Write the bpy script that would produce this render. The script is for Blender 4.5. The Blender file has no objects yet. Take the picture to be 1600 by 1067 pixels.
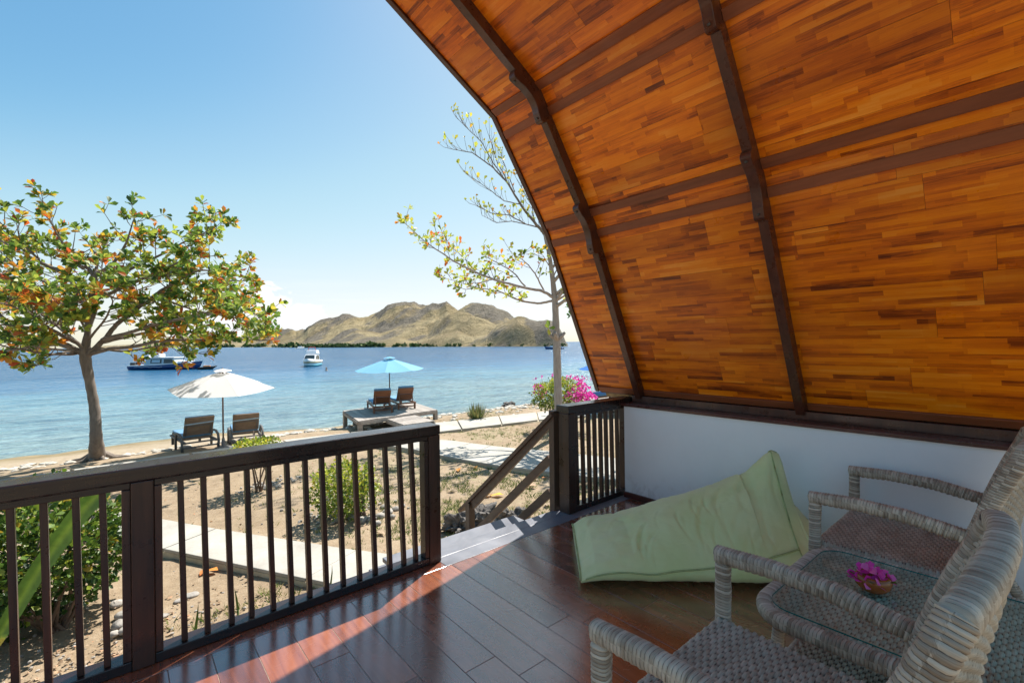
import bpy, math, random
import numpy as np
from mathutils import Vector, Matrix, noise as mnoise
R = math.radians
random.seed(7); rng = np.random.default_rng(7)
sc = bpy.context.scene
COL = sc.collection

# ------------------------------------------------------------------ camera, sky, sun, exposure
FPX, YAW, PIT, ROL, EYE = 730.45, R(40.05), R(0.1246), R(0.717), 1.5
cam_d = bpy.data.cameras.new('camera'); cam = bpy.data.objects.new('camera', cam_d); COL.objects.link(cam)
cam_d.sensor_width = 36; cam_d.lens = 36*FPX/1600; cam_d.clip_end = 80000; cam_d.clip_start = 0.05
fwd = Vector((math.sin(YAW)*math.cos(PIT), math.cos(YAW)*math.cos(PIT), math.sin(PIT)))
right = Vector((math.cos(YAW), -math.sin(YAW), 0)); up = right.cross(fwd)
# roll
r2 = right*math.cos(ROL)-up*math.sin(ROL); u2 = right*math.sin(ROL)+up*math.cos(ROL)
m = Matrix((r2, u2, -fwd)).transposed().to_4x4(); m.translation = (0, 0, EYE); cam.matrix_world = m
sc.camera = cam
SUN_DIR = Vector((.57, .27, .94)).normalized()
sun_el = math.asin(SUN_DIR.z); sun_az = math.atan2(SUN_DIR.x, SUN_DIR.y)
sd = bpy.data.lights.new('sun', 'SUN'); sd.energy = 3.0; sd.angle = R(.53); sd.color = (1, .955, .89)
sun = bpy.data.objects.new('sun', sd); COL.objects.link(sun)
sun.rotation_euler = SUN_DIR.to_track_quat('Z', 'Y').to_euler()
sc.view_settings.view_transform = 'Standard'; sc.view_settings.look = 'None'
sc.view_settings.exposure = 1.6; sc.view_settings.gamma = 1.0; sc.view_settings.use_curve_mapping = False
try:
    sc.cycles.max_bounces = 10; sc.cycles.diffuse_bounces = 6; sc.cycles.glossy_bounces = 4; sc.cycles.transparent_max_bounces = 12
except Exception: pass

def ray(u, v):
    xr = (u-800)/FPX; yr = -(v-533.5)/FPX
    x = xr*math.cos(ROL)+yr*math.sin(ROL); y = -xr*math.sin(ROL)+yr*math.cos(ROL)
    fw = math.cos(PIT)-y*math.sin(PIT); z = math.sin(PIT)+y*math.cos(PIT)
    return np.array([x*math.cos(YAW)+fw*math.sin(YAW), -x*math.sin(YAW)+fw*math.cos(YAW), z])
def at(u, v, ax, val):
    r = ray(u, v); o = (0, 0, EYE)[ax]; p = r*((val-o)/r[ax]); p[2] += EYE; return p
def atd(u, v, d):
    p = ray(u, v)*d; p[2] += EYE; return p

# ------------------------------------------------------------------ node helpers
class N:
    def __init__(s, nt): s.nt = nt
    def n(s, t, **k):
        nd = s.nt.nodes.new(t)
        for a, b in k.items(): setattr(nd, a, b)
        return nd
    def l(s, a, b): s.nt.links.new(a, b)
    def put(s, sock, v):
        if isinstance(v, (int, float, tuple, list)): sock.default_value = v if not isinstance(v, (tuple, list)) or len(v) != 3 or sock.type != 'RGBA' else (*v, 1)
        else: s.l(v, sock)
    def math(s, op, a, b=0.0, c=None, clamp=False):
        nd = s.n('ShaderNodeMath', operation=op, use_clamp=clamp); s.put(nd.inputs[0], a); s.put(nd.inputs[1], b)
        if c is not None: s.put(nd.inputs[2], c)
        return nd.outputs[0]
    def noise(s, vec, scale, detail=4, rough=.55, dist=0, out=0, dim='3D'):
        nd = s.n('ShaderNodeTexNoise', noise_dimensions=dim); s.put(nd.inputs['Vector'], vec) if vec is not None else None
        nd.inputs['Scale'].default_value = scale; nd.inputs['Detail'].default_value = detail; nd.inputs['Roughness'].default_value = rough; nd.inputs['Distortion'].default_value = dist
        return nd.outputs[out]
    def mapv(s, vec, scale=(1, 1, 1), loc=(0, 0, 0), rot=(0, 0, 0)):
        nd = s.n('ShaderNodeMapping'); s.l(vec, nd.inputs[0]); nd.inputs['Scale'].default_value = scale; nd.inputs['Location'].default_value = loc; nd.inputs['Rotation'].default_value = rot
        return nd.outputs[0]
    def ramp(s, f, stops, interp='LINEAR'):
        nd = s.n('ShaderNodeValToRGB'); nd.color_ramp.interpolation = interp; e = nd.color_ramp.elements
        while len(e) < len(stops): e.new(.5)
        for i, (p, c) in enumerate(stops): e[i].position = p; e[i].color = (*c, 1) if len(c) == 3 else c
        s.l(f, nd.inputs[0]); return nd.outputs[0]
    def mix(s, f, a, b, mode='MIX'):
        nd = s.n('ShaderNodeMix', data_type='RGBA', blend_type=mode); s.put(nd.inputs[0], f); s.put(nd.inputs[6], a); s.put(nd.inputs[7], b); return nd.outputs[2]
    def rng(s, v, a, b, c, d, smooth=False):
        nd = s.n('ShaderNodeMapRange', interpolation_type='SMOOTHSTEP' if smooth else 'LINEAR'); s.put(nd.inputs[0], v)
        for i, x in enumerate((a, b, c, d)): nd.inputs[i+1].default_value = x
        return nd.outputs[0]
    def bump(s, h, st=.3, dist=.01):
        nd = s.n('ShaderNodeBump'); nd.inputs['Strength'].default_value = st; nd.inputs['Distance'].default_value = dist; s.l(h, nd.inputs['Height']); return nd.outputs[0]
def material(name, rough=.6):
    mt = bpy.data.materials.new(name); mt.use_nodes = True; k = N(mt.node_tree)
    k.b = mt.node_tree.nodes['Principled BSDF']; k.b.inputs['Roughness'].default_value = rough; k.out = mt.node_tree.nodes['Material Output']; k.m = mt
    k.tc = k.n('ShaderNodeTexCoord'); k.obj = k.tc.outputs['Object']; k.uv = k.tc.outputs['UV']; k.oi = k.n('ShaderNodeObjectInfo')
    return k
def plain(name, c, rough=.6, var=.25, scale=8, bump=0, metal=0):
    k = material(name, rough); f = k.noise(k.obj, scale, 5)
    lo = tuple(x*(1-var) for x in c); hi = tuple(min(1, x*(1+var)) for x in c)
    k.l(k.ramp(f, [(.3, lo), (.7, hi)]), k.b.inputs['Base Color']); k.b.inputs['Metallic'].default_value = metal
    if bump: k.l(k.bump(k.noise(k.obj, scale*6, 4), bump, .01), k.b.inputs['Normal'])
    return k.m
def wood(name, dark, light, axis=0, rough=.4, sc_=30, stretch=.06, bump=.15, wear=None, coat=0, objvar=.3, rvar=.15):
    k = material(name, rough); s = [1, 1, 1]; s[axis] = stretch
    off = k.n('ShaderNodeVectorMath', operation='ADD'); k.l(k.obj, off.inputs[0])
    cb = k.n('ShaderNodeCombineXYZ'); rr = k.math('MULTIPLY', k.oi.outputs['Random'], 37.0)
    for i in range(3): k.l(rr, cb.inputs[i])
    k.l(cb.outputs[0], off.inputs[1]); v = k.mapv(off.outputs[0], tuple(s))
    g = k.noise(v, sc_, 6, .62, .6); g2 = k.noise(v, sc_*.22, 3, .5, 1.0)
    c = k.ramp(k.math('ADD', k.math('MULTIPLY', g, .6), k.math('MULTIPLY', g2, .4)), [(.33, dark), (.66, light)])
    ov = k.rng(k.oi.outputs['Random'], 0, 1, 1-objvar, 1+objvar*.6)
    c = k.mix(1.0, c, k.n('ShaderNodeCombineColor').outputs[0], 'MULTIPLY') if False else c
    hs = k.n('ShaderNodeHueSaturation'); k.l(c, hs.inputs['Color']); k.l(ov, hs.inputs['Value']); c = hs.outputs[0]
    if wear:
        w = k.noise(k.obj, 60, 6, .7); geo = k.n('ShaderNodeNewGeometry')
        wf = k.math('MULTIPLY', k.rng(w, .62, .74, 0, 1), .6)
        c = k.mix(wf, c, wear)
    k.l(c, k.b.inputs['Base Color'])
    rn = k.noise(k.obj, 9, 5, .65); k.l(k.math('ADD', k.rng(rn, .3, .7, rough-rvar, rough+rvar), 0), k.b.inputs['Roughness'])
    k.l(k.bump(g, bump, .004), k.b.inputs['Normal'])
    if coat: k.b.inputs['Coat Weight'].default_value = coat; k.b.inputs['Coat Roughness'].default_value = .12
    return k.m

M = {}
# laminated finger-jointed ceiling boards: strips of random tone in (uv = metres along, metres across)
def ceiling_mat():
    k = material('laminated_teak', .42)
    sep = k.n('ShaderNodeSeparateXYZ'); k.l(k.uv, sep.inputs[0]); U, V = sep.outputs[0], sep.outputs[1]
    def cells(h, L, seed):
        row = k.math('FLOOR', k.math('DIVIDE', V, h)); wn = k.n('ShaderNodeTexWhiteNoise', noise_dimensions='1D'); k.l(k.math('ADD', row, seed), wn.inputs['W'])
        col = k.math('FLOOR', k.math('ADD', k.math('DIVIDE', U, L), k.math('MULTIPLY', wn.outputs[0], 13.7)))
        c2 = k.n('ShaderNodeCombineXYZ'); k.l(row, c2.inputs[0]); k.l(col, c2.inputs[1]); c2.inputs[2].default_value = seed
        w2 = k.n('ShaderNodeTexWhiteNoise', noise_dimensions='3D'); k.l(c2.outputs[0], w2.inputs['Vector']); return w2.outputs[0], w2.outputs[1]
    a, ac = cells(.0328, .34, 3.1); b, bc = cells(.0656, .52, 9.7); d_, dc = cells(.0164, .27, 5.3)
    gv = k.n('ShaderNodeVectorMath', operation='ADD'); k.l(k.mapv(k.uv, (2.2, 45, 1)), gv.inputs[0]); k.l(ac, gv.inputs[1])
    g = k.noise(gv.outputs[0], 1.8, 7, .74, 1.6)
    big = k.noise(k.mapv(k.uv, (1.1, 5.0, 1)), 1.5, 3, .5, .5)
    f = k.math('ADD', k.math('MULTIPLY', a, .26), k.math('MULTIPLY', b, .12)); f = k.math('ADD', f, k.math('MULTIPLY', d_, .10))
    f = k.math('ADD', f, k.math('MULTIPLY', g, .44)); f = k.math('ADD', f, k.math('ADD', k.math('MULTIPLY', k.math('SUBTRACT', big, .5), .5), .085))
    c = k.ramp(f, [(.20, (.085, .018, .007)), (.33, (.26, .055, .014)), (.47, (.60, .140, .025)), (.62, (.80, .225, .036)), (.82, (.88, .34, .08))])
    dk = k.rng(k.math('ADD', k.math('MULTIPLY', a, .6), k.math('MULTIPLY', g, .5)), .20, .34, .62, 1.0)
    hs = k.n('ShaderNodeHueSaturation'); k.l(c, hs.inputs['Color']); k.l(k.math('MULTIPLY', dk, k.rng(k.oi.outputs['Random'], 0, 1, .82, 1.12)), hs.inputs['Value']); hs.inputs['Saturation'].default_value = 1.06
    k.l(hs.outputs[0], k.b.inputs['Base Color'])
    rn = k.noise(k.uv, 4, 4, .6); k.l(k.rng(rn, .3, .7, .26, .42), k.b.inputs['Roughness'])
    hgt = k.math('ADD', k.math('MULTIPLY', a, .5), g)
    k.l(k.bump(hgt, .12, .003), k.b.inputs['Normal']); return k.m
M['ceiling'] = ceiling_mat()
M['rib_y'] = wood('dark_stained_beam', (.04, .012, .007), (.095, .030, .015), 2, .34, 30, .08, .1, coat=.2, objvar=.1)
M['purlin'] = wood('stained_purlin', (.17, .044, .014), (.31, .088, .028), 1, .5, 30, .06, .1, coat=.0, objvar=.25)
M['rail_x'] = wood('dark_rail', (.009, .0035, .003), (.026, .010, .007), 0, .3, 40, .05, .25, coat=.3, objvar=.1, rvar=.12)
M['post_z'] = wood('dark_post', (.020, .008, .005), (.080, .032, .018), 2, .36, 40, .05, .25, coat=.12, objvar=.35)
M['stair_y'] = wood('weathered_rail', (.06, .032, .018), (.13, .074, .044), 1, .5, 30, .06, .3, objvar=.2)
M['stair_z'] = wood('weathered_post', (.06, .032, .018), (.13, .074, .044), 2, .5, 30, .06, .3, objvar=.2)
M['grey_wood'] = wood('grey_deck_timber', (.20, .165, .135), (.42, .37, .32), 1, .8, 25, .06, .4, objvar=.25)
M['lounge_wood'] = wood('brown_lounger_wood', (.12, .045, .02), (.27, .11, .05), 0, .55, 25, .1, .3)
def floor_mat():
    k = material('varnished_floor', .2)
    off = k.n('ShaderNodeVectorMath', operation='ADD'); k.l(k.obj, off.inputs[0]); cb = k.n('ShaderNodeCombineXYZ')
    rr = k.math('MULTIPLY', k.oi.outputs['Random'], 53.0); [k.l(rr, cb.inputs[i]) for i in range(3)]; k.l(cb.outputs[0], off.inputs[1])
    v = k.mapv(off.outputs[0], (1, .07, 1)); g = k.noise(v, 26, 6, .6, 1.0); g2 = k.noise(v, 5, 3, .5, 1.4)
    c = k.ramp(k.math('ADD', k.math('MULTIPLY', g, .5), k.math('MULTIPLY', g2, .5)), [(.32, (.10, .027, .012)), (.5, (.22, .064, .026)), (.68, (.34, .115, .050))])
    hs = k.n('ShaderNodeHueSaturation'); k.l(c, hs.inputs['Color']); k.l(k.rng(k.oi.outputs['Random'], 0, 1, .75, 1.25), hs.inputs['Value']); c = hs.outputs[0]
    # scratches and worn bare patches
    sv = k.mapv(k.obj, (14, 1.1, 1), rot=(0, 0, .12)); s1 = k.rng(k.noise(sv, 2.2, 6, .75, .4), .67, .72, 0, 1)
    s2 = k.rng(k.noise(k.obj, 1.3, 3, .5), .52, .62, 0, 1); wr = k.math('MULTIPLY', s1, s2)
    c = k.mix(k.math('MULTIPLY', wr, .75), c, (.33, .27, .24)); k.l(c, k.b.inputs['Base Color'])
    sm = k.noise(k.obj, 4.5, 6, .7, 1.2); rg = k.rng(sm, .3, .7, .16, .36)
    k.l(k.math('ADD', rg, k.math('MULTIPLY', wr, .4)), k.b.inputs['Roughness'])
    k.b.inputs['Coat Weight'].default_value = 1.0; k.b.inputs['Coat Roughness'].default_value = .2; k.b.inputs['Coat IOR'].default_value = 2.0; k.b.inputs['Specular IOR Level'].default_value = .8
    k.l(k.bump(k.math('ADD', k.math('MULTIPLY', g, .25), k.noise(k.obj, 7, 5, .6, 1.0)), .22, .006), k.b.inputs['Normal']); return k.m
M['floor'] = floor_mat()
M['grout'] = plain('board_gap_filler', (.35, .28, .22), .8, .3, 30)
def greypaint():
    k = material('grey_step_paint', .42); g = k.noise(k.obj, 3.5, 6, .65, .6); c = k.ramp(g, [(.3, (.13, .135, .155)), (.7, (.225, .23, .255))])
    w = k.rng(k.noise(k.mapv(k.obj, (1, 6, 3)), 9, 7, .75), .66, .7, 0, 1); c = k.mix(k.math('MULTIPLY', w, .7), c, (.62, .6, .56)); k.l(c, k.b.inputs['Base Color'])
    k.l(k.rng(k.noise(k.obj, 6, 4), .3, .7, .3, .5), k.b.inputs['Roughness']); k.l(k.bump(g, .2, .004), k.b.inputs['Normal']); return k.m
M['grey'] = greypaint()
def wallp():
    k = material('white_wall_paint', .7); g = k.noise(k.obj, 2.2, 5, .6); c = k.ramp(g, [(.3, (.84, .84, .84)), (.7, (.89, .89, .89))]); sp = k.n('ShaderNodeSeparateXYZ'); k.l(k.obj, sp.inputs[0]); low = k.rng(sp.outputs[2], .05, .32, .5, 0, True); dn = k.rng(k.noise(k.obj, 7, 6, .7, .8), .5, .66, 0, 1); c = k.mix(k.math('MULTIPLY', low, dn), c, (.55, .50, .45)); c = k.mix(k.rng(k.noise(k.obj, 22, 6, .75), .68, .72, 0, .25), c, (.5, .47, .44)); k.l(c, k.b.inputs['Base Color'])
    k.l(k.bump(k.math('ADD', k.math('MULTIPLY', k.noise(k.obj, 60, 4), .2), k.noise(k.obj, 5, 4)), .25, .006), k.b.inputs['Normal']); return k.m
M['wall'] = wallp()
M['trim'] = wood('dark_red_trim', (.05, .014, .010), (.13, .036, .024), 1, .35, 30, .06, .25, wear=(.3, .25, .24), coat=.2, objvar=.1)
M['bolt'] = plain('steel_bolt', (.10, .09, .08), .35, .2, 30, metal=.8)
M['thatch'] = plain('thatch', (.30, .22, .12), .95, .4, 20, .6)
def concrete(name, a, b):
    k = material(name, .85); g = k.noise(k.obj, 1.6, 8, .65, .3); g2 = k.noise(k.obj, 30, 4, .6)
    c = k.ramp(k.math('ADD', k.math('MULTIPLY', g, .75), k.math('MULTIPLY', g2, .25)), [(.35, a), (.62, b)]); st = k.rng(k.noise(k.obj, 4.5, 7, .75, 1.0), .56, .66, 0, .5)
    c = k.mix(st, c, (.36, .31, .25)); k.l(c, k.b.inputs['Base Color']); k.l(k.bump(g2, .35, .006), k.b.inputs['Normal']); return k.m
M['concrete'] = concrete('pale_concrete', (.31, .285, .24), (.43, .405, .35)); M['concrete_side'] = concrete('stained_concrete_edge', (.40, .34, .23), (.54, .47, .34))
def ground_mat():
    k = material('dry_soil', .95); o = k.obj; sep = k.n('ShaderNodeSeparateXYZ'); k.l(o, sep.inputs[0])
    a = k.noise(o, .45, 6, .6, .4); b = k.noise(o, 7, 8, .7); fine = k.noise(o, 45, 5, .7)
    c = k.ramp(k.math('ADD', k.math('MULTIPLY', a, .45), k.math('MULTIPLY', b, .55)), [(.33, (.19, .13, .075)), (.5, (.29, .21, .128)), (.68, (.39, .30, .20))])
    c = k.mix(k.rng(fine, .58, .72, 0, .5), c, (.56, .48, .38)); c = k.mix(k.rng(fine, .28, .42, .55, 0), c, (.13, .095, .06))
    gr = k.math('MULTIPLY', k.rng(k.noise(o, .8, 5, .6, .5), .52, .62, 0, 1), k.rng(k.noise(o, 11, 5, .7), .45, .6, 0, 1))
    gx = k.rng(sep.outputs[0], 2.3, 4.2, .12, 1, True); c = k.mix(k.math('MULTIPLY', k.math('MULTIPLY', gr, gx), .55), c, (.16, .19, .06))
    # wet / weedy sand next to the water
    wz = k.rng(sep.outputs[2], -2.04, -1.72, 1, 0, True); sand = k.ramp(k.noise(o, 1.6, 6, .6), [(.35, (.17, .125, .055)), (.65, (.27, .205, .11))])
    c = k.mix(k.rng(sep.outputs[2], -1.55, -1.28, .85, 0, True), c, k.ramp(b, [(.35, (.27, .205, .13)), (.7, (.42, .35, .25))])); c = k.mix(wz, c, sand)
    k.l(c, k.b.inputs['Base Color']); k.l(k.bump(k.math('ADD', k.math('MULTIPLY', fine, .45), b), .75, .03), k.b.inputs['Normal']); return k.m
M['ground'] = ground_mat()
def sea_mat():
    k = material('sea_water', .16); o = k.obj; sep = k.n('ShaderNodeSeparateXYZ'); k.l(o, sep.inputs[0]); X, Y = sep.outputs[0], sep.outputs[1]
    n1 = k.noise(k.mapv(o, (.035, .06, 1)), 1.0, 5, .6, .8); dist = k.math('ADD', Y, k.math('MULTIPLY', k.math('SUBTRACT', n1, .5), 34))
    t = k.n('ShaderNodeMapRange'); k.l(dist, t.inputs[0]); t.inputs[1].default_value = 20; t.inputs[2].default_value = 140
    c = k.ramp(t.outputs[0], [(0, (.27, .31, .26)), (.07, (.22, .34, .35)), (.20, (.13, .29, .36)), (.33, (.06, .19, .32)), (.5, (.014, .10, .21)), (1.0, (.006, .07, .16))])
    sw = k.rng(k.noise(k.mapv(o, (.10, .25, 1)), 1.0, 6, .65, 1.0), .50, .64, 0, 1); near = k.rng(Y, 26, 95, 1, .15)
    c = k.mix(k.math('MULTIPLY', k.math('MULTIPLY', sw, near), .42), c, (.055, .115, .15))
    rp = k.math('ADD', k.math('MULTIPLY', k.noise(k.mapv(o, (.5, 1.9, 1), rot=(0, 0, -.45)), 1.0, 6, .75, .6), .5), k.math('MULTIPLY', k.noise(k.mapv(o, (2.0, 6.0, 1), rot=(0, 0, -.3)), 1.0, 4, .7, .8), .5)); c = k.mix(k.math('MULTIPLY', k.rng(rp, .42, .56, .62, 0), 1.0), c, (.012, .085, .17)); k.l(c, k.b.inputs['Base Color']); k.b.inputs['IOR'].default_value = 1.33; k.b.inputs['Specular IOR Level'].default_value = .2  # dark streaks in the base colour imitate ripple shading and reflection
    w1 = k.noise(k.mapv(o, (.9, 2.4, 1), rot=(0, 0, -.5)), 1.0, 6, .62, .8); w2 = k.noise(k.mapv(o, (.12, .40, 1), rot=(0, 0, -.35)), 1.0, 5, .6, .6); w3 = k.noise(k.mapv(o, (.012, .05, 1), rot=(0, 0, -.2)), 1.0, 5, .65)
    h = k.math('ADD', k.math('MULTIPLY', w1, .40), k.math('ADD', k.math('MULTIPLY', w2, 1.5), k.math('MULTIPLY', w3, 7.0)))
    k.l(k.bump(h, 1.0, .8), k.b.inputs['Normal']); k.l(k.rng(w1, .3, .7, .16, .28), k.b.inputs['Roughness']); return k.m
M['sea'] = sea_mat()
def island_mat():
    k = material('dry_grass_hills', .95); o = k.obj; geo = k.n('ShaderNodeNewGeometry'); sn = k.n('ShaderNodeSeparateXYZ'); k.l(geo.outputs['Normal'], sn.inputs[0]); sep = k.n('ShaderNodeSeparateXYZ'); k.l(o, sep.inputs[0])
    a = k.noise(o, .012, 7, .62, .5); c = k.ramp(a, [(.32, (.20, .145, .065)), (.5, (.31, .235, .11)), (.7, (.41, .32, .165))])
    at_ = k.n('ShaderNodeAttribute'); at_.attribute_name = 'rock'
    rk = k.math('MULTIPLY', k.rng(k.math('ADD', k.math('MULTIPLY', k.noise(o, .035, 7, .7, .6), .6), k.math('MULTIPLY', at_.outputs['Fac'], .62)), .54, .64, 0, 1), .75)
    c = k.mix(rk, c, k.ramp(k.noise(o, .15, 5, .7), [(.35, (.06, .055, .05)), (.7, (.18, .155, .13))]))
    gz = k.math('MULTIPLY', k.rng(sep.outputs[2], 0, 8, 1, 0), k.rng(k.noise(o, .03, 5, .65), .48, .6, 0, 1)); c = k.mix(k.math('MULTIPLY', gz, .5), c, (.08, .10, .035))
    sp = k.rng(k.noise(o, .11, 4, .7), .63, .68, 0, .7); c = k.mix(sp, c, (.06, .06, .03))
    k.l(c, k.b.inputs['Base Color']); k.l(k.bump(k.noise(o, .05, 8, .72, .5), 1.0, 14), k.b.inputs['Normal']); return k.m
M['island'] = island_mat()
def leafmat(name, stops, trans=.45, rough=.45, lo=.8, hi=1.15):
    k = material(name, rough); a = k.n('ShaderNodeAttribute'); a.attribute_name = 'tint'
    c = k.ramp(a.outputs['Fac'], stops); n = k.noise(k.obj, 25, 3, .6); hs = k.n('ShaderNodeHueSaturation'); k.l(c, hs.inputs['Color']); k.l(k.rng(n, .3, .7, lo, hi), hs.inputs['Value']); c = hs.outputs[0]
    k.l(c, k.b.inputs['Base Color']); tr = k.n('ShaderNodeBsdfTranslucent'); k.l(c, tr.inputs[0])
    mx = k.n('ShaderNodeMixShader'); mx.inputs[0].default_value = trans; k.l(k.b.outputs[0], mx.inputs[1]); k.l(tr.outputs[0], mx.inputs[2]); k.l(mx.outputs[0], k.out.inputs[0]); return k.m
M['almond'] = leafmat('almond_leaf', [(0, (.04, .10, .025)), (.22, (.11, .20, .035)), (.42, (.28, .38, .055)), (.58, (.50, .50, .07)), (.70, (.62, .40, .04)), (.82, (.66, .24, .03)), (.92, (.52, .09, .03)), (1, (.28, .09, .03))], .55)
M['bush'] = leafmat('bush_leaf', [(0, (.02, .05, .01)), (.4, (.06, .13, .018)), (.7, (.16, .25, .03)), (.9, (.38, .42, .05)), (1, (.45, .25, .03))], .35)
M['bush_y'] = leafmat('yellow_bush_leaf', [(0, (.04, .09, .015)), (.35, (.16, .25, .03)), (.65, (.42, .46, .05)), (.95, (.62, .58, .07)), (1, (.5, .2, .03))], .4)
M['flower'] = leafmat('magenta_bract', [(0, (.60, .02, .32)), (.6, (.85, .05, .50)), (1, (.95, .25, .65))], .4)
M['grass'] = leafmat('grass_blade', [(0, (.07, .12, .02)), (.5, (.18, .24, .05)), (1, (.42, .36, .16))], .3)
M['agave'] = leafmat('spiky_leaf', [(0, (.07, .10, .03)), (.5, (.17, .19, .06)), (1, (.38, .30, .12))], .2)
M['scrub'] = leafmat('shore_scrub', [(0, (.03, .06, .015)), (.6, (.07, .12, .03)), (1, (.14, .18, .05))], .15, .8)
M['litter'] = leafmat('dry_leaf', [(0, (.20, .13, .07)), (.5, (.46, .33, .21)), (.8, (.62, .20, .05)), (1, (.78, .42, .04))], .2, .7)
M['bark'] = wood('grey_bark', (.12, .095, .075), (.27, .22, .18), 2, .9, 18, .25, .9, objvar=.05)
M['bark2'] = wood('smooth_pale_bark', (.26, .21, .18), (.44, .38, .33), 2, .85, 18, .3, .6, objvar=.05)
M['twig'] = plain('twig', (.17, .12, .09), .9, .3, 20)
M['stone'] = plain('grey_stone', (.34, .31, .27), .9, .45, 9, .5)
M['rubble'] = plain('coral_rubble', (.50, .46, .39), .9, .4, 9, .5)
M['coral'] = plain('dark_coral_rock', (.13, .115, .10), .95, .6, 14, .8)
def beanmat():
    k = material('green_canvas', .62); g = k.noise(k.obj, 3, 5, .6, .5); c = k.ramp(g, [(.3, (.66, .74, .32)), (.7, (.76, .82, .43))])
    k.l(c, k.b.inputs['Base Color']); k.b.inputs['Sheen Weight'].default_value = .25
    w = k.noise(k.mapv(k.obj, (1, 1, 1.3)), 5, 3, .5, .4); f = k.noise(k.obj, 300, 2, .5); k.l(k.bump(k.math('ADD', w, k.math('MULTIPLY', f, .02)), .5, .03), k.b.inputs['Normal']); return k.m
M['bean'] = beanmat(); M['bean_seam'] = plain('green_piping', (.40, .48, .20), .6, .2, 20)
def wicker(name, a, b, uvrow):
    k = material(name, .55); sep = k.n('ShaderNodeSeparateXYZ'); k.l(k.uv, sep.inputs[0])
    row = k.math('FLOOR', k.math('DIVIDE', sep.outputs[1], uvrow)); c2 = k.n('ShaderNodeCombineXYZ'); k.l(row, c2.inputs[0]); k.l(k.math('FLOOR', k.math('DIVIDE', sep.outputs[0], .09)), c2.inputs[1])
    wn = k.n('ShaderNodeTexWhiteNoise', noise_dimensions='3D'); k.l(c2.outputs[0], wn.inputs['Vector'])
    st = k.noise(k.mapv(k.uv, (12, 500, 1)), 1, 4, .6); lo = k.noise(k.obj, 9, 3, .6)
    f = k.math('ADD', k.math('MULTIPLY', wn.outputs[0], .05 if uvrow > .012 else .22), k.math('ADD', k.math('MULTIPLY', st, .3), k.math('MULTIPLY', lo, .3)))
    c = k.ramp(f, [(.12, tuple(x*.6 for x in a)), (.24, a), (.56, b)]); ta = k.n('ShaderNodeAttribute'); ta.attribute_name = 'tint'; c = k.mix(k.rng(ta.outputs['Fac'], .14, .44, .95, 0), c, (.045, .032, .024)); k.l(c, k.b.inputs['Base Color']); k.l(k.bump(st, .3, .001), k.b.inputs['Normal']); return k.m  # low tint goes near-black: painted shade in the gaps between strands
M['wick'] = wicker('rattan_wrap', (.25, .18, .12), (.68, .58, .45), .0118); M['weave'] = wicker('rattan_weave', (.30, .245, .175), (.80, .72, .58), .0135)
def glassm():
    k = material('table_glass', .02); k.b.inputs['Base Color'].default_value = (.80, .95, .92, 1); k.b.inputs['IOR'].default_value = 1.45
    gl = k.n('ShaderNodeBsdfGlossy'); gl.inputs['Roughness'].default_value = .02; tr = k.n('ShaderNodeBsdfTransparent'); tr.inputs[0].default_value = (.93, .985, .97, 1)
    fr = k.n('ShaderNodeFresnel'); fr.inputs[0].default_value = 1.5; mx = k.n('ShaderNodeMixShader'); ge = k.n('ShaderNodeNewGeometry'); k.l(k.math('MULTIPLY', fr.outputs[0], k.math('SUBTRACT', 1.0, ge.outputs['Backfacing'])), mx.inputs[0]); k.l(tr.outputs[0], mx.inputs[1]); k.l(gl.outputs[0], mx.inputs[2]); k.l(mx.outputs[0], k.out.inputs[0]); return k.m
M['glass'] = glassm(); M['glass_edge'] = plain('green_glass_edge', (.02, .16, .14), .1, .1, 5)
M['pot'] = plain('glazed_brown_pot', (.30, .09, .02), .2, .25, 12)
M['white_fabric'] = leafmat('white_canvas', [(0, (.86, .86, .86)), (1, (.90, .89, .88))], .5, .8, .97, 1.03); M['blue_fabric'] = leafmat('sky_blue_canvas', [(0, (.20, .52, .74)), (1, (.28, .62, .84))], .4, .8, .95, 1.05); M['deep_blue'] = leafmat('deep_blue_canvas', [(0, (.01, .16, .55)), (1, (.02, .2, .62))], .3, .8, .95, 1.05)
M['cushion'] = plain('blue_cushion', (.11, .24, .38), .8, .15, 8); M['cushion_l'] = plain('pale_blue_cushion', (.30, .44, .55), .8, .15, 8)
M['rattan_far'] = wood('brown_rattan', (.11, .075, .05), (.24, .17, .115), 0, .7, 60, .2, .4); M['rattan_grey'] = plain('grey_rattan_frame', (.10, .095, .09), .7, .3, 20)
M['pole'] = plain('brown_pole', (.09, .05, .035), .5, .2, 10)
M['boat_white'] = plain('boat_white', (.80, .80, .80), .3, .05, 2); M['boat_blue'] = plain('boat_blue', (.012, .06, .19), .25, .1, 2); M['boat_window'] = plain('boat_window', (.03, .045, .05), .1, .2, 2); M['boat_grey'] = plain('boat_superstructure', (.42, .52, .58), .4, .1, 2); M['black'] = plain('black_rubber', (.02, .02, .022), .5, .2, 5); M['gold'] = plain('ochre_stripe', (.28, .20, .03), .4, .2, 2); M['red'] = plain('red_paint', (.5, .03, .03), .5, .1, 3); M['orange'] = plain('orange_buoy', (.7, .25, .05), .5, .1, 3); M['skin'] = plain('skin', (.30, .17, .11), .6, .1, 8)
M['cyan'] = plain('turquoise_bottom_paint', (.10, .45, .55), .3, .1, 2)

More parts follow.
